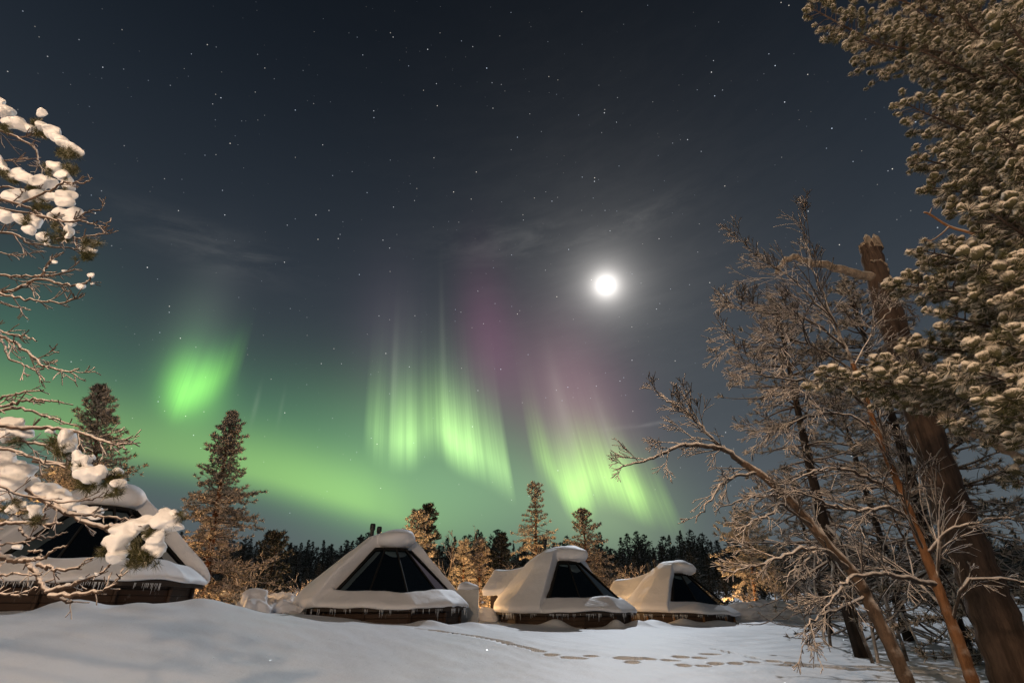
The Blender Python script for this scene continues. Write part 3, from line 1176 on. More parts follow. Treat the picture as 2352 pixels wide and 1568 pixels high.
def pine(name, label, px, Y, top_py, crown0, half_px, seed, group=None, mats=None, top_px=None, **kw):
    """a pine whose foot stands under photo column px at distance Y and whose tip reaches row top_py"""
    b = ground_px(px, Y)
    ztop = CAMZ + dz_at(top_py, Y)
    h = ztop - b[2]
    W = half_px * (Y * CP + 1) / F
    lean = (0, 0)
    if top_px is not None:
        lean = (X_at(top_px, Y, ztop) - b[0], 0)
    tr, cr = pine_geo(h, crown0, W, seed, lean=lean, **kw)
    root = thing(name, b, label, 'tree', group)
    nm, bm_ = mats or (M_NEEDLE, M_BARK_PINE)
    link('trunk', tr.mesh('trunk', bm_, True), root)
    link('crown', cr.mesh('crown', [nm, M_BARK_LIMB], False), root)
    return root


def grow(out, p, d, L, r0, lvl, maxl, rng, wig=.20, up=0.0, droop=0.0, ratio=.55, nch=6, spread=.9, t0=.15, rmin=.006, seg=.14):
    n = max(3, int(L / seg))
    pts = [np.asarray(p, float)]
    d = unit(d)
    for i in range(n):
        d = unit(d + rng.normal(0, wig, 3) * .6 + np.array((0, 0, up - droop * (i / n))))
        pts.append(pts[-1] + d * L / n)
    pts = np.array(pts)
    rad = np.maximum(np.linspace(r0, r0 * .35, n + 1), rmin)
    out.append((pts, rad, lvl))
    branch(out, pts, rad, lvl, maxl, rng, L, wig, up, droop, ratio, nch, spread, t0, rmin, seg)


def branch(out, pts, rad, lvl, maxl, rng, L, wig=.2, up=0., droop=0., ratio=.55, nch=6, spread=.9, t0=.15, rmin=.006, seg=.14):
    if lvl >= maxl:
        return
    n = len(pts) - 1
    k = max(1, int(nch * rng.uniform(.7, 1.3)))
    for t in np.sort(rng.uniform(t0, 1.0, k)):
        i = min(n - 1, int(t * n)); f = t * n - i
        q = pts[i] * (1 - f) + pts[i + 1] * f
        ax = unit(pts[i + 1] - pts[i])
        B = basis(ax)
        a = rng.uniform(0, 6.28)
        sp = spread * rng.uniform(.6, 1.25)
        dd = ax * math.cos(sp) + (B[:, 0] * math.cos(a) + B[:, 1] * math.sin(a)) * math.sin(sp)
        L2 = L * ratio * (1.15 - .7 * t) * rng.uniform(.6, 1.2)
        if L2 < .06:
            continue
        r2 = max(rmin, min(rad[i] * .6, .004 + L2 * .014))
        grow(out, q, dd, L2, r2, lvl + 1, maxl, rng, wig, up, droop, ratio, max(1, int(nch * .5)), spread, .2, rmin, seg)


def twigs_mesh(mb, out, base, frost=0.0, rng=None, buds=None):
    for pts, rad, lvl in out:
        tube(mb, pts - base, rad, 6 if rad[0] > .03 else (4 if rad[0] > .012 else 3))


def px_line(line, Y):
    """photo pixels (x, y[, Y]) to world points"""
    return np.array([P(q[0], q[1], q[2] if len(q) > 2 else Y) for q in line])


# ---- far forest: separate dark trees in rows beyond the cabins
def far_tree(seed, spruce):
    r = np.random.default_rng(seed)
    h = 1.0
    mb = MB()
    tp, td, ts = [], [], []
    tube(mb, [(0, 0, -.05), (r.normal(0, .01), 0, .5), (r.normal(0, .012), 0, .98)], [.016, .011, .003], 5, slot=1)
    z = .10 if spruce else .28
    z0 = z
    while z < .99:
        q = (z - z0) / (1 - z0)
        W = (.145 * (1 - q) ** .85 if spruce else .155 * min(1, 2.6 * (1 - q)) ** .8 * (.55 + .45 * min(1, q * 3))) + .008
        for b in range(r.integers(4, 7)):
            a = r.uniform(0, 6.28)
            L = W * r.uniform(.45, 1.2)
            el = (-.35 + .5 * q if spruce else .05 + .55 * q) + r.normal(0, .15)
            d = np.array((math.cos(a) * math.cos(el), math.sin(a) * math.cos(el), math.sin(el)))
            k = max(1, int(L / .030))
            for j in range(k):
                g = (j + 1) / k
                tp.append(np.array((0, 0, z)) + d * L * g + r.normal(0, .006, 3)); td.append(d + np.array((0, 0, -.25 if spruce else .4)) + r.normal(0, .3, 3)); ts.append(.030 * r.uniform(.7, 1.25))
        z += (.020 if spruce else .024) * r.uniform(.7, 1.3)
    tp.append(np.array((0, 0, .985))); td.append(np.array((0, 0, 1.0))); ts.append(.04)
    scatter(mb, TUFT_FAR, tp, td, ts, r)
    return mb


FAR = [far_tree(100 + i, i % 5 not in (2, 4)).mesh('forest_tree', [M_NEEDLE_DARK, M_BARK_DARK]) for i in range(10)]


def forest():
    r = np.random.default_rng(5)
    spots = []
    # (row distance, number, first and last column, height range)
    skyline = [(420, 1225), (560, 1226), (600, 1216), (640, 1238), (700, 1232), (760, 1238), (830, 1215), (870, 1236), (990, 1236), (1030, 1215), (1085, 1214), (1145, 1215), (1200, 1235), (1290, 1228),
               (1340, 1232), (1400, 1226), (1445, 1220), (1490, 1208), (1540, 1218), (1580, 1216), (1620, 1222), (1700, 1225), (1800, 1235), (2000, 1235), (2400, 1225)]
    sx = [p[0] for p in skyline]; sy = [p[1] for p in skyline]
    for Y, n, jit in ((118, 86, 14), (96, 76, 20), (78, 58, 30), (62, 52, 40), (50, 24, 60)):
        for i in range(n):
            px = 300 + (2380 - 300) * (i + r.uniform(.1, .9)) / n
            if Y < 60 and 1180 < px < 1260:
                continue
            py = np.interp(px, sx, sy) + abs(r.normal(0, jit)) * (1 if r.random() < .85 else -.25) + (0, 10, 22, 45, 70)[(118, 96, 78, 62, 50).index(Y)]
            spots.append((px, Y + r.uniform(-6, 6), py))
    for i, (px, Y, py) in enumerate(spots):
        b = ground_px(px, Y)
        h = max(3.0, CAMZ + dz_at(py, Y) - b[2])
        o = bpy.data.objects.new('forest_tree', FAR[r.integers(0, len(FAR))])
        COL.objects.link(o)
        o.location = b
        s = h
        w = s * r.uniform(1.0, 1.7) * (.82 if Y > 88 else 1) * (1.15 if h < 7 else 1)
        o.scale = (w, w, s)
        o.rotation_euler = (r.normal(0, .03), r.normal(0, .03), r.uniform(0, 6.28))
        tag(o, 'dark conifer in the far forest beyond the cabins', 'tree', 'dark trees of the far forest')


forest()


def far_wood():
    r = np.random.default_rng(19)
    tm = []
    for sd, sp in ((201, True), (202, True), (203, False)):
        b = far_tree(sd, sp)
        tm.append((np.concatenate(b.v), {k: np.concatenate(f) for k, f in b.f.items()}))
    mb = MB()
    for i in range(230):
        px = 260 + 2150 * (i + r.uniform(0, 1)) / 230
        Y = r.uniform(128, 160)
        g = ground_px(px, Y)
        h = max(4.0, CAMZ + dz_at(1252 + abs(r.normal(0, 12)), Y) - g[2])
        a = r.uniform(0, 6.28)
        V, fs = tm[r.integers(0, 3)]
        w = h * r.uniform(1.0, 1.6)
        W = np.stack([(V[:, 0] * math.cos(a) - V[:, 1] * math.sin(a)) * w, (V[:, 0] * math.sin(a) + V[:, 1] * math.cos(a)) * w, V[:, 2] * h], 1) + g
        n0 = mb.n
        mb.v.append(W)
        mb.n += len(W)
        for k, f in fs.items():
            mb.f.setdefault(k, []).append(f + n0)
    tag(link('far_wood', mb.mesh('far_wood', [M_NEEDLE_DARK, M_BARK_DARK])), 'dark wood closing the horizon behind the separate far trees', 'wood', kind='stuff')


far_wood()

# ---- lamplit pines between the cabins and the forest
def wide(q):
    return (1 - q) ** .7 * (.75 + .5 * math.sin(q * 9) * .3)


pine('pine_tree', 'tall dark pine rising behind the left cabin roof, lower boughs lit by lamplight', 205, 21, 886, .18, 108, 1, top_px=232, prof=lambda q: (1 - q) ** .78 * .95, tw=.16, spacing=.26, mats=(M_NEEDLE, M_BARK_PINE))
pine('pine_tree', 'tall tapering pine with snowy lower boughs standing between the two leftmost cabins', 462, 22.5, 946, .05, 98, 2, top_px=536, prof=lambda q: (1 - q) ** .82 * (.95 + .25 * math.sin(q * 17)), tw=.15, spacing=.20, dead=.15)
pine('pine_tree', 'golden lit small pine showing above the second cabin roof, next to a darker one', 942, 33, 1178, .25, 46, 3, prof=lambda q: (1 - q) ** .5, tw=.19, mats=(M_NEEDLE_SNOW, M_BARK_PINE))
pine('pine_tree', 'narrow dark pine showing above the second cabin roof, right of the golden one', 966, 40, 1160, .25, 34, 4, prof=lambda q: (1 - q) ** .5, tw=.24, mats=(M_NEEDLE_DARK, M_BARK_PINE), tmpl=TUFT_FAR)
pine('pine_tree', 'open crowned frosty pine standing tallest behind the cabin with one flue', 1232, 38, 1106, .16, 62, 5, prof=lambda q: (1 - q) ** .62 * (.75 + .3 * math.sin(q * 14 + 1)), tw=.18, spacing=.42, mats=(M_NEEDLE_SNOW, M_BARK_ORANGE), dens=.8)
pine('pine_tree', 'dark topped bushy pine rising right of the middle cabin snow cap', 1352, 36, 1173, .08, 66, 6, prof=lambda q: (1 - q) ** .66, tw=.18, spacing=.28, mats=(M_NEEDLE, M_BARK_PINE))
pine('pine_tree', 'golden lit pine with a bare orange trunk right of the farthest cabin', 1738, 38, 1178, .42, 74, 7, top_px=1712, prof=lambda q: (1 - q) ** .5, tw=.20, mats=(M_NEEDLE_SNOW, M_BARK_ORANGE))
pine('pine_tree', 'slim frosty young pine lit gold to the right of the second cabin', 1062, 33, 1240, .05, 36, 8, prof=lambda q: (1 - q) ** .7, tw=.17, mats=(M_NEEDLE_SNOW, M_BARK_PINE), dens=.8)
pine('pine_tree', 'brownish young pine between the slim golden one and the dark spruce', 1100, 36, 1238, .05, 42, 9, prof=lambda q: (1 - q) ** .7, tw=.18, mats=(M_NEEDLE, M_BARK_PINE))
pine('pine_tree', 'broad dark spruce behind the storage box', 1150, 44, 1222, .05, 46, 10, prof=lambda q: (1 - q) ** .8, tw=.24, tmpl=TUFT_FAR, mats=(M_NEEDLE_DARK, M_BARK_DARK))
pine('pine_tree', 'dark ragged pine standing left of the second cabin before the forest', 605, 36, 1222, .12, 44, 12, prof=lambda q: (1 - q) ** .5, tw=.22, tmpl=TUFT_FAR, mats=(M_NEEDLE_DARK, M_BARK_DARK))
pine('pine_tree', 'lamplit snowy pine at the left edge behind the nearest cabin', 40, 24, 1080, .05, 130, 13, prof=lambda q: (1 - q) ** .6, tw=.18, mats=(M_NEEDLE_SNOW, M_BARK_PINE))


def birch(name, label, px, Y, top_py, seed, stems=3, spread=.35, group=None, mat=None, frostw=.010, cat='tree', nch=8, maxl=3, up=.03, droop=.05):
    b = ground_px(px, Y)
    h = CAMZ + dz_at(top_py, Y) - b[2]
    r = np.random.default_rng(seed)
    out = []
    for s in range(stems):
        a = r.uniform(0, 6.28)
        d = np.array((math.cos(a) * spread, math.sin(a) * spread, 1.0))
        grow(out, b + (math.cos(a) * .1, math.sin(a) * .1, -.1), d, h * r.uniform(.85, 1.1) * .95, .018 + h * .007, 0, maxl, r, .12, up, droop, .48, nch, .75, .22, frostw, .25)
    trunk, twigs = MB(), MB()
    for pts, rad, lvl in out:
        if lvl == 0:
            tube(trunk, pts - b, rad, 6)
        else:
            tube(twigs, pts - b, rad, 3)
    root = thing(name, b, label, cat, group)
    link('trunk', trunk.mesh('trunk', mat or M_BARK_BIRCH, True), root)
    link('twigs', twigs.mesh('twigs', mat or M_BARK_BIRCH, True), root)


birch('frosty_birch', 'frosty rounded birch glowing pale right of the second cabin roof', 1030, 34, 1232, 21, 3, .30, frostw=.013, nch=10)
birch('frosty_bush', 'bare frosted bush lit gold beside the left slope of the second cabin', 715, 27, 1306, 22, 6, .55, cat='bush', frostw=.010, nch=8)
birch('frosty_bush', 'bushy frosted sapling left of the bush by the second cabin', 672, 29, 1345, 23, 5, .5, cat='bush', frostw=.010)
birch('frosty_bush', 'grey brown leafless thicket under the tall pine left of the second cabin', 560, 30, 1280, 24, 5, .4, cat='bush', frostw=.012)
birch('frosty_birch', 'frosty low birch in front of the open crowned pine', 1205, 37, 1282, 25, 4, .45, frostw=.013, nch=9)
birch('frosty_birch', 'frosted birch leaning out right of the bushy dark topped pine', 1412, 37, 1302, 26, 4, .5, frostw=.014, nch=9)
birch('frosty_birch', 'small frosty birch glowing behind the farthest cabin flues', 1474, 42, 1284, 27, 3, .4, frostw=.015, nch=9)
birch('frosty_birch', 'slim leafless birch right of the golden orange trunked pine', 1800, 33, 1270, 28, 2, .15, frostw=.010)
birch('frosty_bush', 'dark leafless bush on the snow right of the farthest cabin', 1722, 40, 1345, 29, 6, .5, cat='bush', frostw=.008)
birch('frosty_bush', 'dark leafless bush on the snow below the slim birch', 1812, 36, 1340, 30, 6, .5, cat='bush', frostw=.008)

# ---- right-hand side: leaning birch, slender orange-barked tree, broken old trunk
def drawn_tree(name, label, base, trunk_line, tr0, tr1, Y, limbs, seed, mat_t, mat_l, sub, sides=10, top_cap=False):
    r = np.random.default_rng(seed)
    root = thing(name, base, label, 'tree')
    pts = spline(px_line(trunk_line, Y), 6)
    pts = np.vstack([base + (0, 0, -.3), pts]) if pts[0][2] > base[2] else pts
    n = len(pts)
    rad = np.linspace(tr0, tr1, n) * (1 + .07 * np.sin(np.arange(n) * 1.9 + seed))
    mb = MB()
    tube(mb, pts - base, rad, sides)
    link('trunk', mb.mesh('trunk', mat_t, True), root)
    for line, w0, w1 in limbs:
        lp = spline(px_line(line, Y), 5)
        L = np.linalg.norm(np.diff(lp, axis=0), axis=1).sum()
        lr = np.linspace(w0, w1, len(lp))
        lp[1:-1] += r.normal(0, .015, (len(lp) - 2, 3))
        out = [(lp, lr, 0)]
        low = line[0][1] > 1040
        branch(out, lp, lr, 0, sub.get('maxl', 3), r, L * sub.get('k', .8) * (.72 if low else 1.1), **dict(sub['kw'], nch=sub['kw']['nch'] - 4 * low))
        mb = MB()
        twigs_mesh(mb, out, base)
        link('limb', mb.mesh('limb', mat_l, True), root)
    out = []
    branch(out, pts[n // 6:], rad[n // 6:], 0, sub.get('maxl', 3), r, sub.get('trunkL', 2.2), **dict(sub['kw'], nch=sub.get('nt', 16)))
    mb = MB()
    twigs_mesh(mb, out, base)
    link('twigs', mb.mesh('twigs', mat_l, True), root)
    return root


BIRCH_KW = dict(wig=.13, up=.01, droop=.09, ratio=.66, nch=16, spread=.58, t0=.10, rmin=.0056, seg=.13)
Yb = 7.6
drawn_tree('leaning_birch', 'snowy birch leaning far left over the snow at the right', P(2120, 1640, Yb) + (0, 0, 0), [(2120, 1640), (2085, 1568), (2050, 1490), (2000, 1390), (1962, 1318), (1900, 1250), (1830, 1165), (1760, 1098), (1705, 1062)], .098, .05, Yb,
           [([(1705, 1062, 7.6), (1660, 1030, 7.5), (1600, 1020, 7.4), (1550, 1028, 7.3), (1500, 1050, 7.2), (1455, 1064, 7.1), (1415, 1078, 7.0)], .046, .010),
            ([(1668, 1036, 7.6), (1635, 1005, 7.6), (1600, 965, 7.7), (1560, 935, 7.7), (1525, 915, 7.8), (1505, 890, 7.8)], .030, .008),
            ([(1740, 1085, 7.6), (1690, 1092, 7.4), (1650, 1120, 7.3), (1620, 1165, 7.2), (1598, 1200, 7.2)], .026, .008),
            ([(1800, 1140, 7.6), (1740, 1135, 7.8), (1690, 1150, 7.9), (1640, 1175, 8.0)], .022, .008),
            ([(1870, 1215, 7.6), (1800, 1160, 7.3), (1770, 1180, 7.2), (1730, 1195, 7.1), (1690, 1230, 7.1)], .026, .008),
            ([(1950, 1305, 7.6), (1900, 1268, 7.2), (1840, 1262, 7.0), (1780, 1280, 6.9), (1720, 1302, 6.8), (1660, 1310, 6.7)], .034, .010),
            ([(1880, 1265, 7.3), (1830, 1300, 7.1), (1790, 1330, 7.0)], .018, .008),
            ([(1985, 1365, 7.6), (1930, 1395, 7.2), (1890, 1410, 7.0), (1860, 1430, 6.9), (1850, 1460, 6.9), (1845, 1500, 6.9)], .024, .007),
            ([(1905, 1262, 7.6), (1870, 1200, 7.9), (1830, 1150, 8.1), (1800, 1080, 8.2)], .026, .008)],
           31, M_BARK_LEAN, M_BARK_BIRCH, dict(kw=BIRCH_KW, maxl=3, k=.55, nt=8, trunkL=1.6))
drawn_tree('slender_birch', 'slender orange barked tree with many bare frosty boughs, left of the broken trunk', P(2262, 1640, 7.9), [(2262, 1640), (2235, 1568), (2205, 1480), (2170, 1390), (2130, 1285), (2090, 1180), (2050, 1080), (2010, 980), (1985, 900), (1958, 835)], .085, .034, 7.9,
           [([(1958, 835, 7.9), (1925, 760, 7.9), (1895, 690, 7.9), (1870, 620, 7.9), (1850, 550, 7.9), (1832, 485, 7.9)], .030, .007),
            ([(1940, 800, 7.9), (1880, 745, 7.7), (1810, 720, 7.6), (1740, 715, 7.5), (1670, 705, 7.4)], .026, .007),
            ([(1915, 740, 7.9), (1850, 670, 8.0), (1790, 620, 8.0), (1740, 590, 8.1), (1705, 550, 8.1)], .022, .006),
            ([(1965, 860, 7.9), (1880, 800, 7.8), (1800, 775, 7.7), (1720, 790, 7.6), (1665, 785, 7.5)], .026, .007),
            ([(1990, 930, 7.9), (1900, 880, 7.5), (1810, 870, 7.4), (1750, 860, 7.3), (1700, 850, 7.2)], .026, .007),
            ([(2015, 985, 7.9), (1940, 950, 8.0), (1860, 955, 8.0), (1790, 985, 8.0), (1750, 1000, 8.0)], .026, .007),
            ([(2075, 1140, 7.9), (2000, 1100, 7.6), (1930, 1075, 7.4), (1860, 1085, 7.2), (1800, 1110, 7.1)], .034, .008),
            ([(2095, 1190, 7.9), (2030, 1165, 7.4), (1960, 1170, 7.2), (1900, 1155, 7.1), (1840, 1130, 7.0), (1760, 1130, 6.9)], .034, .008),
            ([(2150, 1340, 7.9), (2080, 1325, 7.4), (2020, 1318, 7.1), (1960, 1325, 6.9), (1930, 1350, 6.8), (1890, 1405, 6.8)], .040, .010),
            ([(2125, 1270, 7.9), (2180, 1220, 7.6), (2240, 1200, 7.4), (2300, 1190, 7.3), (2370, 1195, 7.2)], .032, .012),
            ([(2185, 1430, 7.9), (2215, 1340, 7.5), (2280, 1330, 7.4), (2340, 1335, 7.3), (2390, 1350, 7.2)], .030, .012),
            ([(1962, 840, 7.9), (2000, 770, 8.0), (2040, 715, 8.1), (2070, 690, 8.2)], .018, .007),
            ([(2000, 955, 7.9), (2050, 885, 7.7), (2085, 850, 7.6), (2120, 830, 7.6)], .018, .007)],
           32, M_BARK_ORANGE, M_BARK_BIRCH, dict(kw=dict(BIRCH_KW, droop=.10, nch=17), maxl=3, k=.55, nt=16, trunkL=2.3))

# broken old pine: thick leaning trunk, splintered top, one bare bent limb
Yo = 9.6
ob = P(2385, 1640, Yo)
old = drawn_tree('broken_pine', 'thick old pine trunk with a snapped splintered top and one bent bare limb', ob, [(2385, 1640), (2340, 1568), (2290, 1430), (2240, 1300), (2180, 1150), (2125, 990), (2075, 820), (2030, 680), (2008, 610), (1998, 565)], .375, .205, Yo,
                 [([(2015, 640, 9.6), (1965, 630, 9.4), (1915, 612, 9.2), (1870, 605, 9.1), (1830, 592, 9.0), (1800, 600, 9.0), (1785, 628, 9.0)], .105, .05),
                  ([(2020, 640, 9.5), (2045, 650, 9.4), (2040, 620, 9.4), (2028, 600, 9.4), (2000, 597, 9.4)], .035, .02),
                  ([(2130, 1000, 9.6), (2185, 930, 9.3), (2215, 870, 9.2), (2250, 820, 9.2)], .12, .05),
                  ([(2170, 1130, 9.6), (2120, 1125, 9.2), (2070, 1140, 9.0)], .06, .03),
                  ([(2180, 985, 9.6), (2250, 1000, 9.3), (2320, 1040, 9.1), (2370, 1060, 9.0)], .09, .06)],
                 33, M_BARK_OLD, M_BARK_GREY, dict(kw=dict(wig=.3, up=.02, droop=.05, ratio=.4, nch=2, spread=.9, t0=.3, rmin=.010, seg=.15), maxl=2, k=.30, nt=7, trunkL=1.6), 16)
mb = MB()
rr = np.random.default_rng(8)
tp_ = P(1998, 565, Yo) - ob
for k in range(11):
    a = k * 6.28 / 11
    q = np.array((math.cos(a) * .155, math.sin(a) * .155, -.16))
    hgt = rr.uniform(.02, .30)
    tube(mb, [tp_ + q, tp_ + q * (1, 1, 0) + (0, 0, hgt * .6), tp_ + q * (.9, .9, 0) + (rr.normal(0, .015), 0, hgt)], [.085, .070, .018], 5)
ellipsoid(mb, tp_ + (0, 0, -.06), (.15, .15, .10), 2)
link('splintered_top', mb.mesh('splintered_top', M_BARK_GREY), old)

# dense trees standing further back on the right
for i, (px, Y, top, c0, half, sd, nm) in enumerate((
        (1985, 14.5, 690, .22, 215, 41, 'dense frosty pine with dark clumps behind the slender birch boughs'),
        (2235, 13.5, 640, .16, 240, 42, 'dense shadowy pine behind the broken old trunk'),
        (2090, 18.0, 900, .05, 200, 43, 'low dense pine filling the gap behind the two birch trunks'),
        (2360, 12.0, 820, .05, 230, 44, 'shadowed pine at the right edge below the snowy near pine'),
        (1905, 22.0, 1080, .06, 150, 45, 'twiggy pine farther back left of the two dark trunks'))):
    pine('pine_tree', nm, px, Y, top, c0, half, sd, prof=lambda q: (1 - q) ** .5 * (.75 + .25 * math.sin(q * 12)), tw=.15, spacing=.40, mats=(M_NEEDLE, M_BARK_DARK), dens=(.62, .62, .62, .9, .62)[i], dead=(1.15, 1.15, 1.15, .35, 1.15)[i], droop=.30)
for i, (px, Y, top, sd, nm) in enumerate((
        (2003, 13.0, 1180, 51, 'dark leafless tree with its foot in the snow, left of two'),
        (2088, 13.5, 1150, 52, 'dark leafless tree with its foot in the snow, right of two'),
        (2190, 12.0, 1120, 53, 'dark leafless tree beside the foot of the slender birch'),
        (1900, 17.0, 1160, 54, 'leafless twiggy birch behind the leaning birch foot'),
        (2300, 11.0, 1200, 55, 'leafless twiggy tree right of the broken trunk'),
        (1860, 24.0, 1230, 56, 'thin leafless birch far behind the leaning birch'))):
    birch('leafless_tree', nm, px, Y, top, sd, 2, .16, mat=M_BARK_BIRCH, frostw=.007, nch=9, up=.0, droop=.14)

# ---- near pine filling the right edge: limbs thick with rimed, snow-capped tufts
def near_pine():
    r = np.random.default_rng(77)
    base = np.array((9.6, 6.6, g1(9.6, 6.6)))
    root = thing('rimed_pine', base, 'near pine at the right edge with rimed snow capped needle tufts', 'tree')
    zt = 11.0
    ax = np.array([(base[0], base[1], z) for z in np.linspace(base[2] - .3, zt, 12)])
    ax[:, 0] += .15 * np.sin(np.linspace(0, 4, 12)) + np.linspace(0, .9, 12)
    mb = MB()
    tube(mb, ax - base, np.linspace(.24, .05, 12), 10)
    link('trunk', mb.mesh('trunk', M_BARK_PINE, True), root)
    tips = [(1862, 18, 5.8), (1960, 92, 5.9), (2062, 60, 6.4), (2106, 112, 5.6), (2078, 238, 5.4), (2120, 165, 6.2), (2108, 364, 5.6), (2132, 430, 5.8), (2210, 330, 5.0), (2190, 475, 5.9), (2118, 575, 5.6), (2060, 655, 5.8), (2112, 640, 6.4),
            (2100, 795, 5.9), (1885, 862, 5.4), (1990, 880, 5.7), (2160, 720, 5.2), (2175, 880, 5.6), (2200, 980, 5.9), (2255, 640, 4.4), (2265, 480, 4.3), (2250, 590, 4.2), (2285, 780, 4.2), (2230, 850, 4.4), (2300, 930, 4.1), (2290, 300, 4.4),
            (2190, 20, 5.2), (2260, 110, 4.8), (2310, 40, 4.4), (2170, 240, 5.6), (2240, 400, 5.2), (2330, 380, 4.3), (2180, 560, 6.3), (2240, 740, 5.6), (2330, 690, 4.4),
            (2000, -30, 5.9), (2100, 20, 6.0), (2180, -40, 5.4), (2230, 200, 6.4), (2270, 520, 6.6), (2200, 400, 6.6), (2280, 860, 6.4), (2320, 1000, 6.2), (2220, 120, 6.8), (2290, 200, 6.8), (2320, 560, 6.8), (2160, 300, 6.8), (2300, 700, 6.9),
            (2330, 1110, 6.6)]
    for ti, (px, py, Y) in enumerate(tips):
        tip = P(px, py, Y)
        z0 = min(zt - .3, tip[2] + r.uniform(-.3, .5))
        p0 = np.array((np.interp(z0, ax[:, 2], ax[:, 0]), base[1], z0))
        mid = (p0 + tip) / 2 + np.array((r.normal(0, .1), r.normal(0, .15), r.uniform(-.22, .05)))
        pts = spline([p0, (p0 * .6 + mid * .4), mid, (mid + tip) / 2 + (0, 0, -.05), tip], 5)
        L = np.linalg.norm(np.diff(pts, axis=0), axis=1).sum()
        limb, fol, snow = MB(), MB(), MB()
        tube(limb, pts - base, np.linspace(.010 + .012 * L, .008, len(pts)), 6)
        s = np.concatenate([[0], np.cumsum(np.linalg.norm(np.diff(pts, axis=0), axis=1))])
        tp, td, ts = [], [], []
        sc = .104 if Y > 4.8 else .118
        shade = Y > 6.3
        t = max(.0, s[-1] - 2.9)
        while t < s[-1]:
            q = np.array([np.interp(t, s, pts[:, k]) for k in range(3)])
            q2 = np.array([np.interp(t + .05, s, pts[:, k]) for k in range(3)])
            d = unit(q2 - q) if t < s[-1] - .05 else unit(pts[-1] - pts[-2])
            side = unit(np.cross(d, (0, 0, 1)))
            rem = (s[-1] - t)
            for sgn in (-1, 1):
                l2 = min(.70, .16 + .30 * rem) * r.uniform(.5, 1.15)
                d2 = unit(d * .75 + side * sgn * r.uniform(.5, 1.0) + np.array((0, 0, r.normal(.10, .35))))
                e = q + d2 * l2
                bend = (q + e) / 2 + r.normal(0, .02, 3)
                tube(limb, np.array([q, bend, e]) - base, [.008, .007, .005], 4)
                k = max(1, int(l2 / (sc * 1.25)))
                for j in range(k):
                    g = (j + 1) / k
                    if g < .3:
                        continue
                    tp.append(q + d2 * l2 * g + r.normal(0, .018, 3)); td.append(d2 + np.array((0, 0, .25)) + r.normal(0, .3, 3)); ts.append(sc * r.uniform(.65, 1.2))
            t += r.uniform(.08, .13)
        tp.append(tip); td.append(unit(pts[-1] - pts[-2])); ts.append(sc * 1.15)
        tp, td, ts = np.array(tp) - base, np.array(td), np.array(ts)
        scatter(fol, TUFT_NEAR, tp, td, ts, r)
        m = r.random(len(tp)) < (.55 if shade else .88)
        up = td * .25 + np.array((0, 0, .8)) + r.normal(0, .12, td.shape)
        scatter(snow, RIME_UP, tp[m], up[m] + r.normal(0, .25, (m.sum(), 3)), ts[m] * r.uniform(.80, 1.12, m.sum()), r, 1)
        scatter(snow, SNOWBALL, tp[m] + td[m] / np.linalg.norm(td[m], axis=1, keepdims=True) * ts[m][:, None] * .25, up[m], ts[m] * r.uniform(.70, 1.10, m.sum()), r)
        lb = link('limb', limb.mesh('limb', M_BARK_LIMB, True), root)
        link('needles', fol.mesh('needles', M_NEEDLE_OLIVE), lb)
        tag(link('rime', snow.mesh('rime', [M_RIME, M_RIME_NEEDLE], True), lb), kind='stuff')
    # the bare forked bough sticking out to the left
    mb = MB()
    for ln, w in (([(2290, 560, 5.2), (2230, 535, 5.3), (2180, 520, 5.4), (2135, 492, 5.4), (2122, 488, 5.4)], .022), ([(2180, 520, 5.4), (2165, 535, 5.4), (2140, 552, 5.4), (2125, 550, 5.4)], .012), ([(2135, 492, 5.4), (2140, 478, 5.4)], .010)):
        q = spline(px_line(ln, 5.4), 4)
        tube(mb, q - base, np.linspace(w, w * .5, len(q)), 6, True)
    link('bare_bough', mb.mesh('bare_bough', M_BARK_ORANGE, True), root)


def mat_rime():
    m, n, b = new_mat('rime')
    tc = n.node('ShaderNodeTexCoord').outputs['Object']
    geo = n.node('ShaderNodeNewGeometry')
    sep = n.node('ShaderNodeSeparateXYZ')
    n.link(geo.outputs['Normal'], sep.inputs[0])
    t = n.noise(tc, 42, 3, .65)
    t2 = n.noise(tc, 160, 2, .6)
    # needles poke through where the rime is thin, mostly low on each tuft
    f = n.smooth(t * .8 + t2 * .45 + X(n, sep.outputs[2]) * .50, .42, .92)
    c = n.mix(f, (.060, .055, .028), (.82, .73, .62))
    n.link(c.s, b.inputs['Base Color'])
    b.inputs['Roughness'].default_value = .85
    b.inputs['Specular IOR Level'].default_value = .1
    bump(n, b, t * .5 + t2 * .5, .9, .012)
    return m


M_RIME = mat_rime()
near_pine()

# ---- near pine at the left edge: bare snowy boughs with big pillows of snow
def z1(L): return [(q[0] * .4426, 203.2 + .4426 * q[1]) + tuple(q[2:]) for q in L]
def z2(L): return [(q[0] * .3779, 846.6 + .3779 * q[1]) + tuple(q[2:]) for q in L]


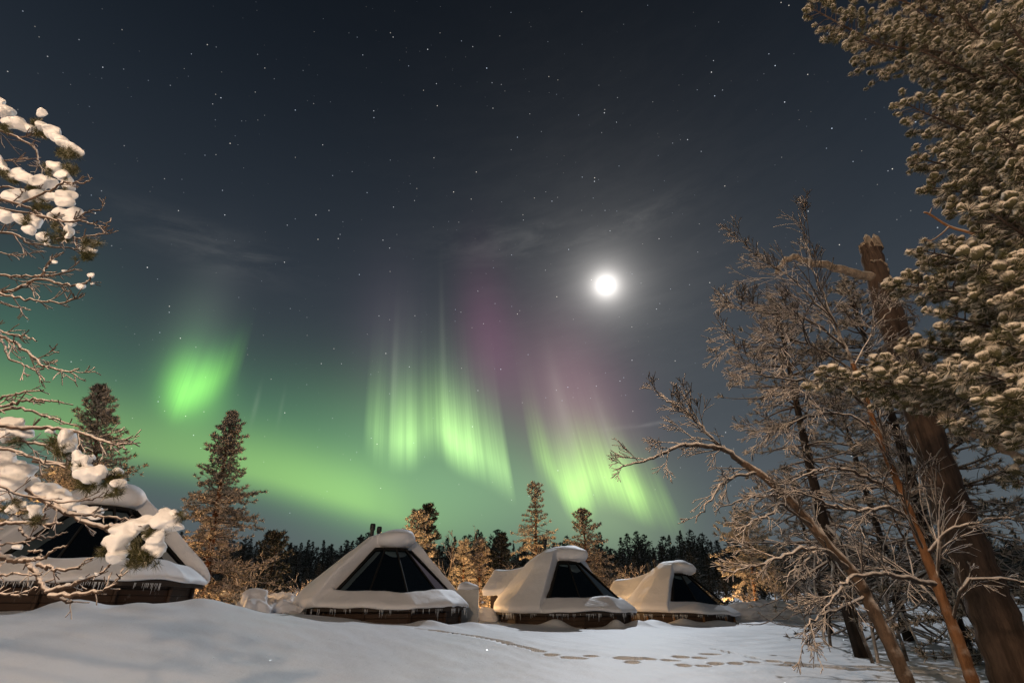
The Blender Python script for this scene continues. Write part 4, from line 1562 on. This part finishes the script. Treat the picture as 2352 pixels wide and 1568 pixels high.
def left_pine():
    r = np.random.default_rng(99)
    Y = 4.9
    base = np.array((-7.9, Y, g1(-7.9, Y)))
    root = thing('snowy_pine', base, 'near pine at the left edge with drooping boughs and big snow pillows', 'tree')
    ax = np.array([(base[0] + .05 * math.sin(z) - .22 * max(0, z - 1), base[1], z) for z in np.linspace(base[2] - .3, 9.5, 14)])
    mb = MB()
    tube(mb, ax - base, np.linspace(.22, .05, 14), 10)
    link('trunk', mb.mesh('trunk', M_BARK_PINE, True), root)
    boughs = [  # line, root width, which pillows hang on it (own coordinates), olive needles
        (z1([(-200, 120), (-40, 200), (80, 250), (180, 310), (200, 380), (230, 430)]), .020,
         z1([(20, 120, 62), (-20, 70, 55), (92, 190, 52), (150, 205, 38), (215, 128, 36), (225, 200, 40), (268, 222, 52), (300, 262, 40), (335, 292, 44), (372, 308, 38), (405, 325, 34), (60, 180, 45)]), z1([(200, 235), (350, 345), (195, 175), (380, 350), (30, 215), (320, 330)])),
        (z1([(-200, 330), (-40, 370), (60, 372), (170, 365)]), .012, z1([(300, 428, 52), (265, 395, 34), (20, 412, 36), (-10, 380, 40), (325, 445, 36)]), z1([(250, 425), (25, 445), (375, 420)])),
        (z1([(-200, 470), (-40, 505), (60, 515), (160, 560), (250, 590)]), .020, z1([(95, 440, 44), (150, 470, 46), (205, 492, 50), (255, 485, 36), (60, 450, 36), (340, 480, 44), (355, 505, 34)]), z1([(170, 525), (60, 470)])),
        (z1([(-200, 540), (-40, 570), (120, 610), (200, 650), (260, 690)]), .026, z1([(350, 560, 44), (330, 590, 38), (200, 560, 50), (120, 550, 50), (60, 560, 40), (270, 560, 42), (360, 590, 34)]), z1([(190, 610), (230, 600), (330, 540)])),
        (z1([(120, 590), (260, 530), (330, 490), (430, 490), (480, 465)]), .012, [], z1([(365, 425)])),
        (z1([(100, 640), (300, 680), (380, 680), (450, 640), (520, 630), (545, 595)]), .014, z1([(382, 650, 38), (400, 640, 30), (325, 652, 46), (290, 665, 38), (360, 690, 28)]), z1([(300, 705)])),
        (z1([(200, 660), (330, 690), (430, 690), (520, 715), (575, 690)]), .012, z1([(355, 742, 32), (360, 765, 22)]), z1([(295, 772), (330, 760)])),
        (z1([(160, 650), (300, 690), (370, 770), (450, 765), (560, 755)]), .012, z1([(40, 660, 42), (180, 695, 46), (150, 730, 34), (220, 770, 36), (0, 650, 40), (100, 680, 36), (240, 805, 20)]), z1([(150, 690), (470, 800)])),
        (z1([(-200, 700), (-40, 740), (80, 760), (160, 805), (330, 825), (410, 835)]), .020, z1([(455, 840, 34), (430, 832, 26), (475, 838, 22)]), z1([(428, 866), (470, 870)])),
        (z1([(-200, 830), (-20, 850), (100, 862), (200, 850), (215, 840)]), .009, [], []),
        (z1([(-200, 930), (-40, 960), (60, 975), (220, 970), (320, 960), (390, 935)]), .020, z1([(340, 945, 12)]), []),
        (z1([(180, 975), (220, 970), (240, 920), (290, 870), (330, 850)]), .012, z1([(280, 905, 16)]), []),
        (z1([(-200, 1070), (-40, 1065), (60, 1050), (130, 1020), (200, 990), (330, 1015), (430, 1015), (490, 965)]), .022, z1([(475, 962, 18), (420, 1020, 20), (480, 1015, 12), (360, 1010, 12)]), []),
        (z1([(-200, 1050), (-40, 1060), (80, 1080), (200, 1100), (330, 1110), (400, 1080)]), .016, [], []),
        (z1([(-200, 1080), (-40, 1095), (80, 1130), (160, 1150)]), .014, [], []),
        (z1([(-200, 1180), (-40, 1260), (60, 1310), (160, 1380), (240, 1440), (330, 1465), (410, 1455)]), .020, [], []),
        (z1([(-200, 1200), (-40, 1235), (40, 1275), (120, 1280), (190, 1310)]), .013, [], []),
        (z1([(-100, 1230), (0, 1290), (40, 1390), (110, 1430), (180, 1460), (230, 1515)]), .015, [], []),
        (z2([(-250, 240), (-40, 190), (60, 160), (150, 140), (265, 130)]), .018, [], []),
        (z2([(-250, 280), (-40, 240), (80, 210), (200, 185), (300, 195), (390, 210)]), .018, [], []),
        (z2([(-250, 300), (-40, 260), (100, 240), (220, 265), (330, 310), (470, 345)]), .020, [], []),
        (z2([(-100, 330), (150, 360), (300, 360), (450, 380), (580, 420), (690, 460), (770, 490)]), .020, z2([(400, 425, 50), (420, 480, 40), (425, 395, 36), (340, 468, 40), (310, 380, 26)]), z2([(350, 490), (320, 470), (400, 510)])),
        (z2([(560, 415), (690, 460), (775, 455)]), .010, [], []),
        (z2([(-200, 400), (0, 430), (150, 440), (280, 470), (380, 520), (480, 590)]), .020, z2([(60, 352, 62), (120, 390, 58), (20, 400, 46), (160, 385, 42), (-20, 350, 60)]), z2([(100, 430)])),
        (z2([(-200, 470), (-40, 480), (100, 500), (250, 560), (400, 600)]), .022, z2([(490, 560, 46), (480, 530, 36), (555, 545, 30), (560, 640, 66), (600, 650, 44), (520, 650, 40), (620, 610, 30), (500, 600, 40)]), z2([(460, 600), (505, 685), (545, 670)])),
        (z2([(200, 560), (400, 590), (600, 640), (720, 680)]), .014, z2([(700, 640, 30), (722, 620, 24), (728, 700, 38), (690, 705, 28)]), z2([(690, 650), (715, 735), (680, 670)])),
        (z2([(-250, 560), (0, 620), (200, 750), (350, 840), (500, 920), (640, 970), (700, 1010)]), .042,
         z2([(40, 620, 84), (80, 700, 80), (30, 760, 56), (125, 620, 50), (190, 680, 38), (300, 735, 50), (360, 775, 56), (420, 815, 48), (540, 870, 50), (580, 885, 38), (250, 720, 36), (490, 855, 34), (10, 560, 60)]), z2([(20, 700)])),
        (z2([(640, 960), (720, 960), (820, 950), (920, 950), (1010, 930), (1080, 890)]), .020,
         z2([(745, 960, 52), (820, 955, 58), (890, 935, 56), (990, 920, 62), (1040, 950, 52), (720, 1075, 62), (755, 1020, 56), (700, 1135, 42), (930, 1100, 50), (960, 1125, 30), (950, 1040, 42), (900, 1030, 34), (1080, 885, 40), (1010, 862, 28), (1112, 882, 20), (690, 1030, 36)]),
         z2([(855, 1165), (905, 1170), (650, 1105), (960, 985), (830, 1060), (930, 1000), (820, 1170), (870, 1130), (1100, 905)])),
        (z2([(400, 870), (500, 890), (620, 890), (760, 910), (880, 920)]), .016, [], []),
        (z2([(-250, 960), (-40, 950), (100, 935), (250, 940), (380, 935)]), .024, z2([(60, 905, 22)]), []),
        (z2([(-250, 900), (-40, 870), (60, 850), (180, 860), (230, 870)]), .016, z2([(210, 862, 34), (60, 850, 30), (130, 840, 26), (240, 890, 26)]), z2([(70, 860), (215, 900)])),
        (z2([(-250, 1090), (-40, 1070), (100, 1060), (190, 1045)]), .016, z2([(100, 1090, 22)]), []),
        (z2([(-250, 1120), (-40, 1140), (80, 1160), (170, 1170), (210, 1220), (250, 1300), (300, 1360), (400, 1405), (440, 1408)]), .036, [], []),
        (z2([(120, 1165), (200, 1160), (245, 1140), (235, 1105), (170, 1105)]), .018, [], []),
        (z2([(130, 960), (140, 1000), (190, 1035), (240, 1020), (330, 1020), (410, 990)]), .014, [], []),
        (z2([(200, 1160), (260, 1145), (330, 1100), (410, 1070)]), .014, [], []),
        (z2([(230, 1190), (290, 1205), (350, 1222), (480, 1208), (520, 1170), (570, 1145)]), .016, [], []),
        (z2([(290, 1350), (420, 1320), (500, 1285), (600, 1250), (680, 1180)]), .022, z2([(420, 1320, 18), (500, 1280, 16), (580, 1255, 14)]), []),
        (z2([(300, 1375), (450, 1370), (600, 1350), (700, 1300), (750, 1210)]), .018, [], []),
        (z2([(-250, 1260), (-40, 1260), (120, 1250), (250, 1250)]), .016, [], []),
        (z2([(-250, 1390), (-40, 1370), (100, 1370), (230, 1330)]), .016, [], []),
        (z2([(-250, 640), (-40, 700), (120, 760), (300, 800), (480, 800), (620, 780)]), .016, [], []),
        (z2([(-250, 800), (-20, 830), (130, 900), (200, 960)]), .014, [], []),
    ]
    s = (Y * CP + 1.0) / F
    for bi, (line, w, pil, grn) in enumerate(boughs):
        dY = r.uniform(-.5, .5)
        dl = [P(q[0], q[1], Y + dY) for q in line]
        own = spline(dl, 6)
        zt = dl[0][2] + .25
        if dl[0][0] < P(-30, 700, Y)[0] - .2 or line[0][0] < -40:
            dl = [np.array((np.interp(zt, ax[:, 2], ax[:, 0]), base[1], zt)), (dl[0] + (np.interp(zt, ax[:, 2], ax[:, 0]), base[1], zt)) / 2 + (0, 0, .1)] + dl
        lp = spline(dl, 6)
        L = np.linalg.norm(np.diff(own, axis=0), axis=1).sum()
        rad = np.linspace(w, max(.006, w * .38), len(lp)) * 1.12
        lp[1:-1] += r.normal(0, .007, (len(lp) - 2, 3))
        out = [(lp, rad, 0)]
        branch(out, lp, rad, 0, 2, r, L * .42, wig=.22, up=.03, droop=.0, ratio=.55, nch=10, spread=.75, t0=.25, rmin=.0052, seg=.08)
        mb = MB()
        for pts, rd, lvl in out:
            tube(mb, pts - base, rd, 8 if lvl == 0 else 4)
        bo = link('bough', mb.mesh('bough', M_BARK_LIMB, True), root)
        if grn:
            fol = MB()
            tp, td, ts = [], [], []
            for q in grn:
                c = P(q[0], q[1], Y + dY - .02)
                for k in range(7):
                    tp.append(c + r.normal(0, .035, 3)); td.append(r.normal(0, 1, 3) + (.3, -.3, -.1)); ts.append(r.uniform(.065, .10))
            scatter(fol, TUFT_NEAR, np.array(tp) - base, td, ts, r)
            link('needles', fol.mesh('needles', M_NEEDLE_OLIVE), bo)
        if pil:
            sn = MB()
            for k, q in enumerate(pil):
                kk = .4426 if line[0][1] < 830 else .3779
                R = .98 * q[2] * kk * s * (Y + dY) / Y
                c = P(q[0], q[1], Y + dY + r.uniform(-.05, .05))
                ellipsoid(sn, c - base, (R * r.uniform(.95, 1.2), R * r.uniform(.8, 1.15), R * r.uniform(.66, .88)), 3, seed=bi * 50 + k, amp=.22)
            f = fuse(sn, .014, 3, ((bi, 14, .012), (bi + 7, 36, .008), (bi + 17, 80, .003)))
            link('snow_pillow', f.mesh('snow_pillow', M_CLUMP, True), bo)


left_pine()
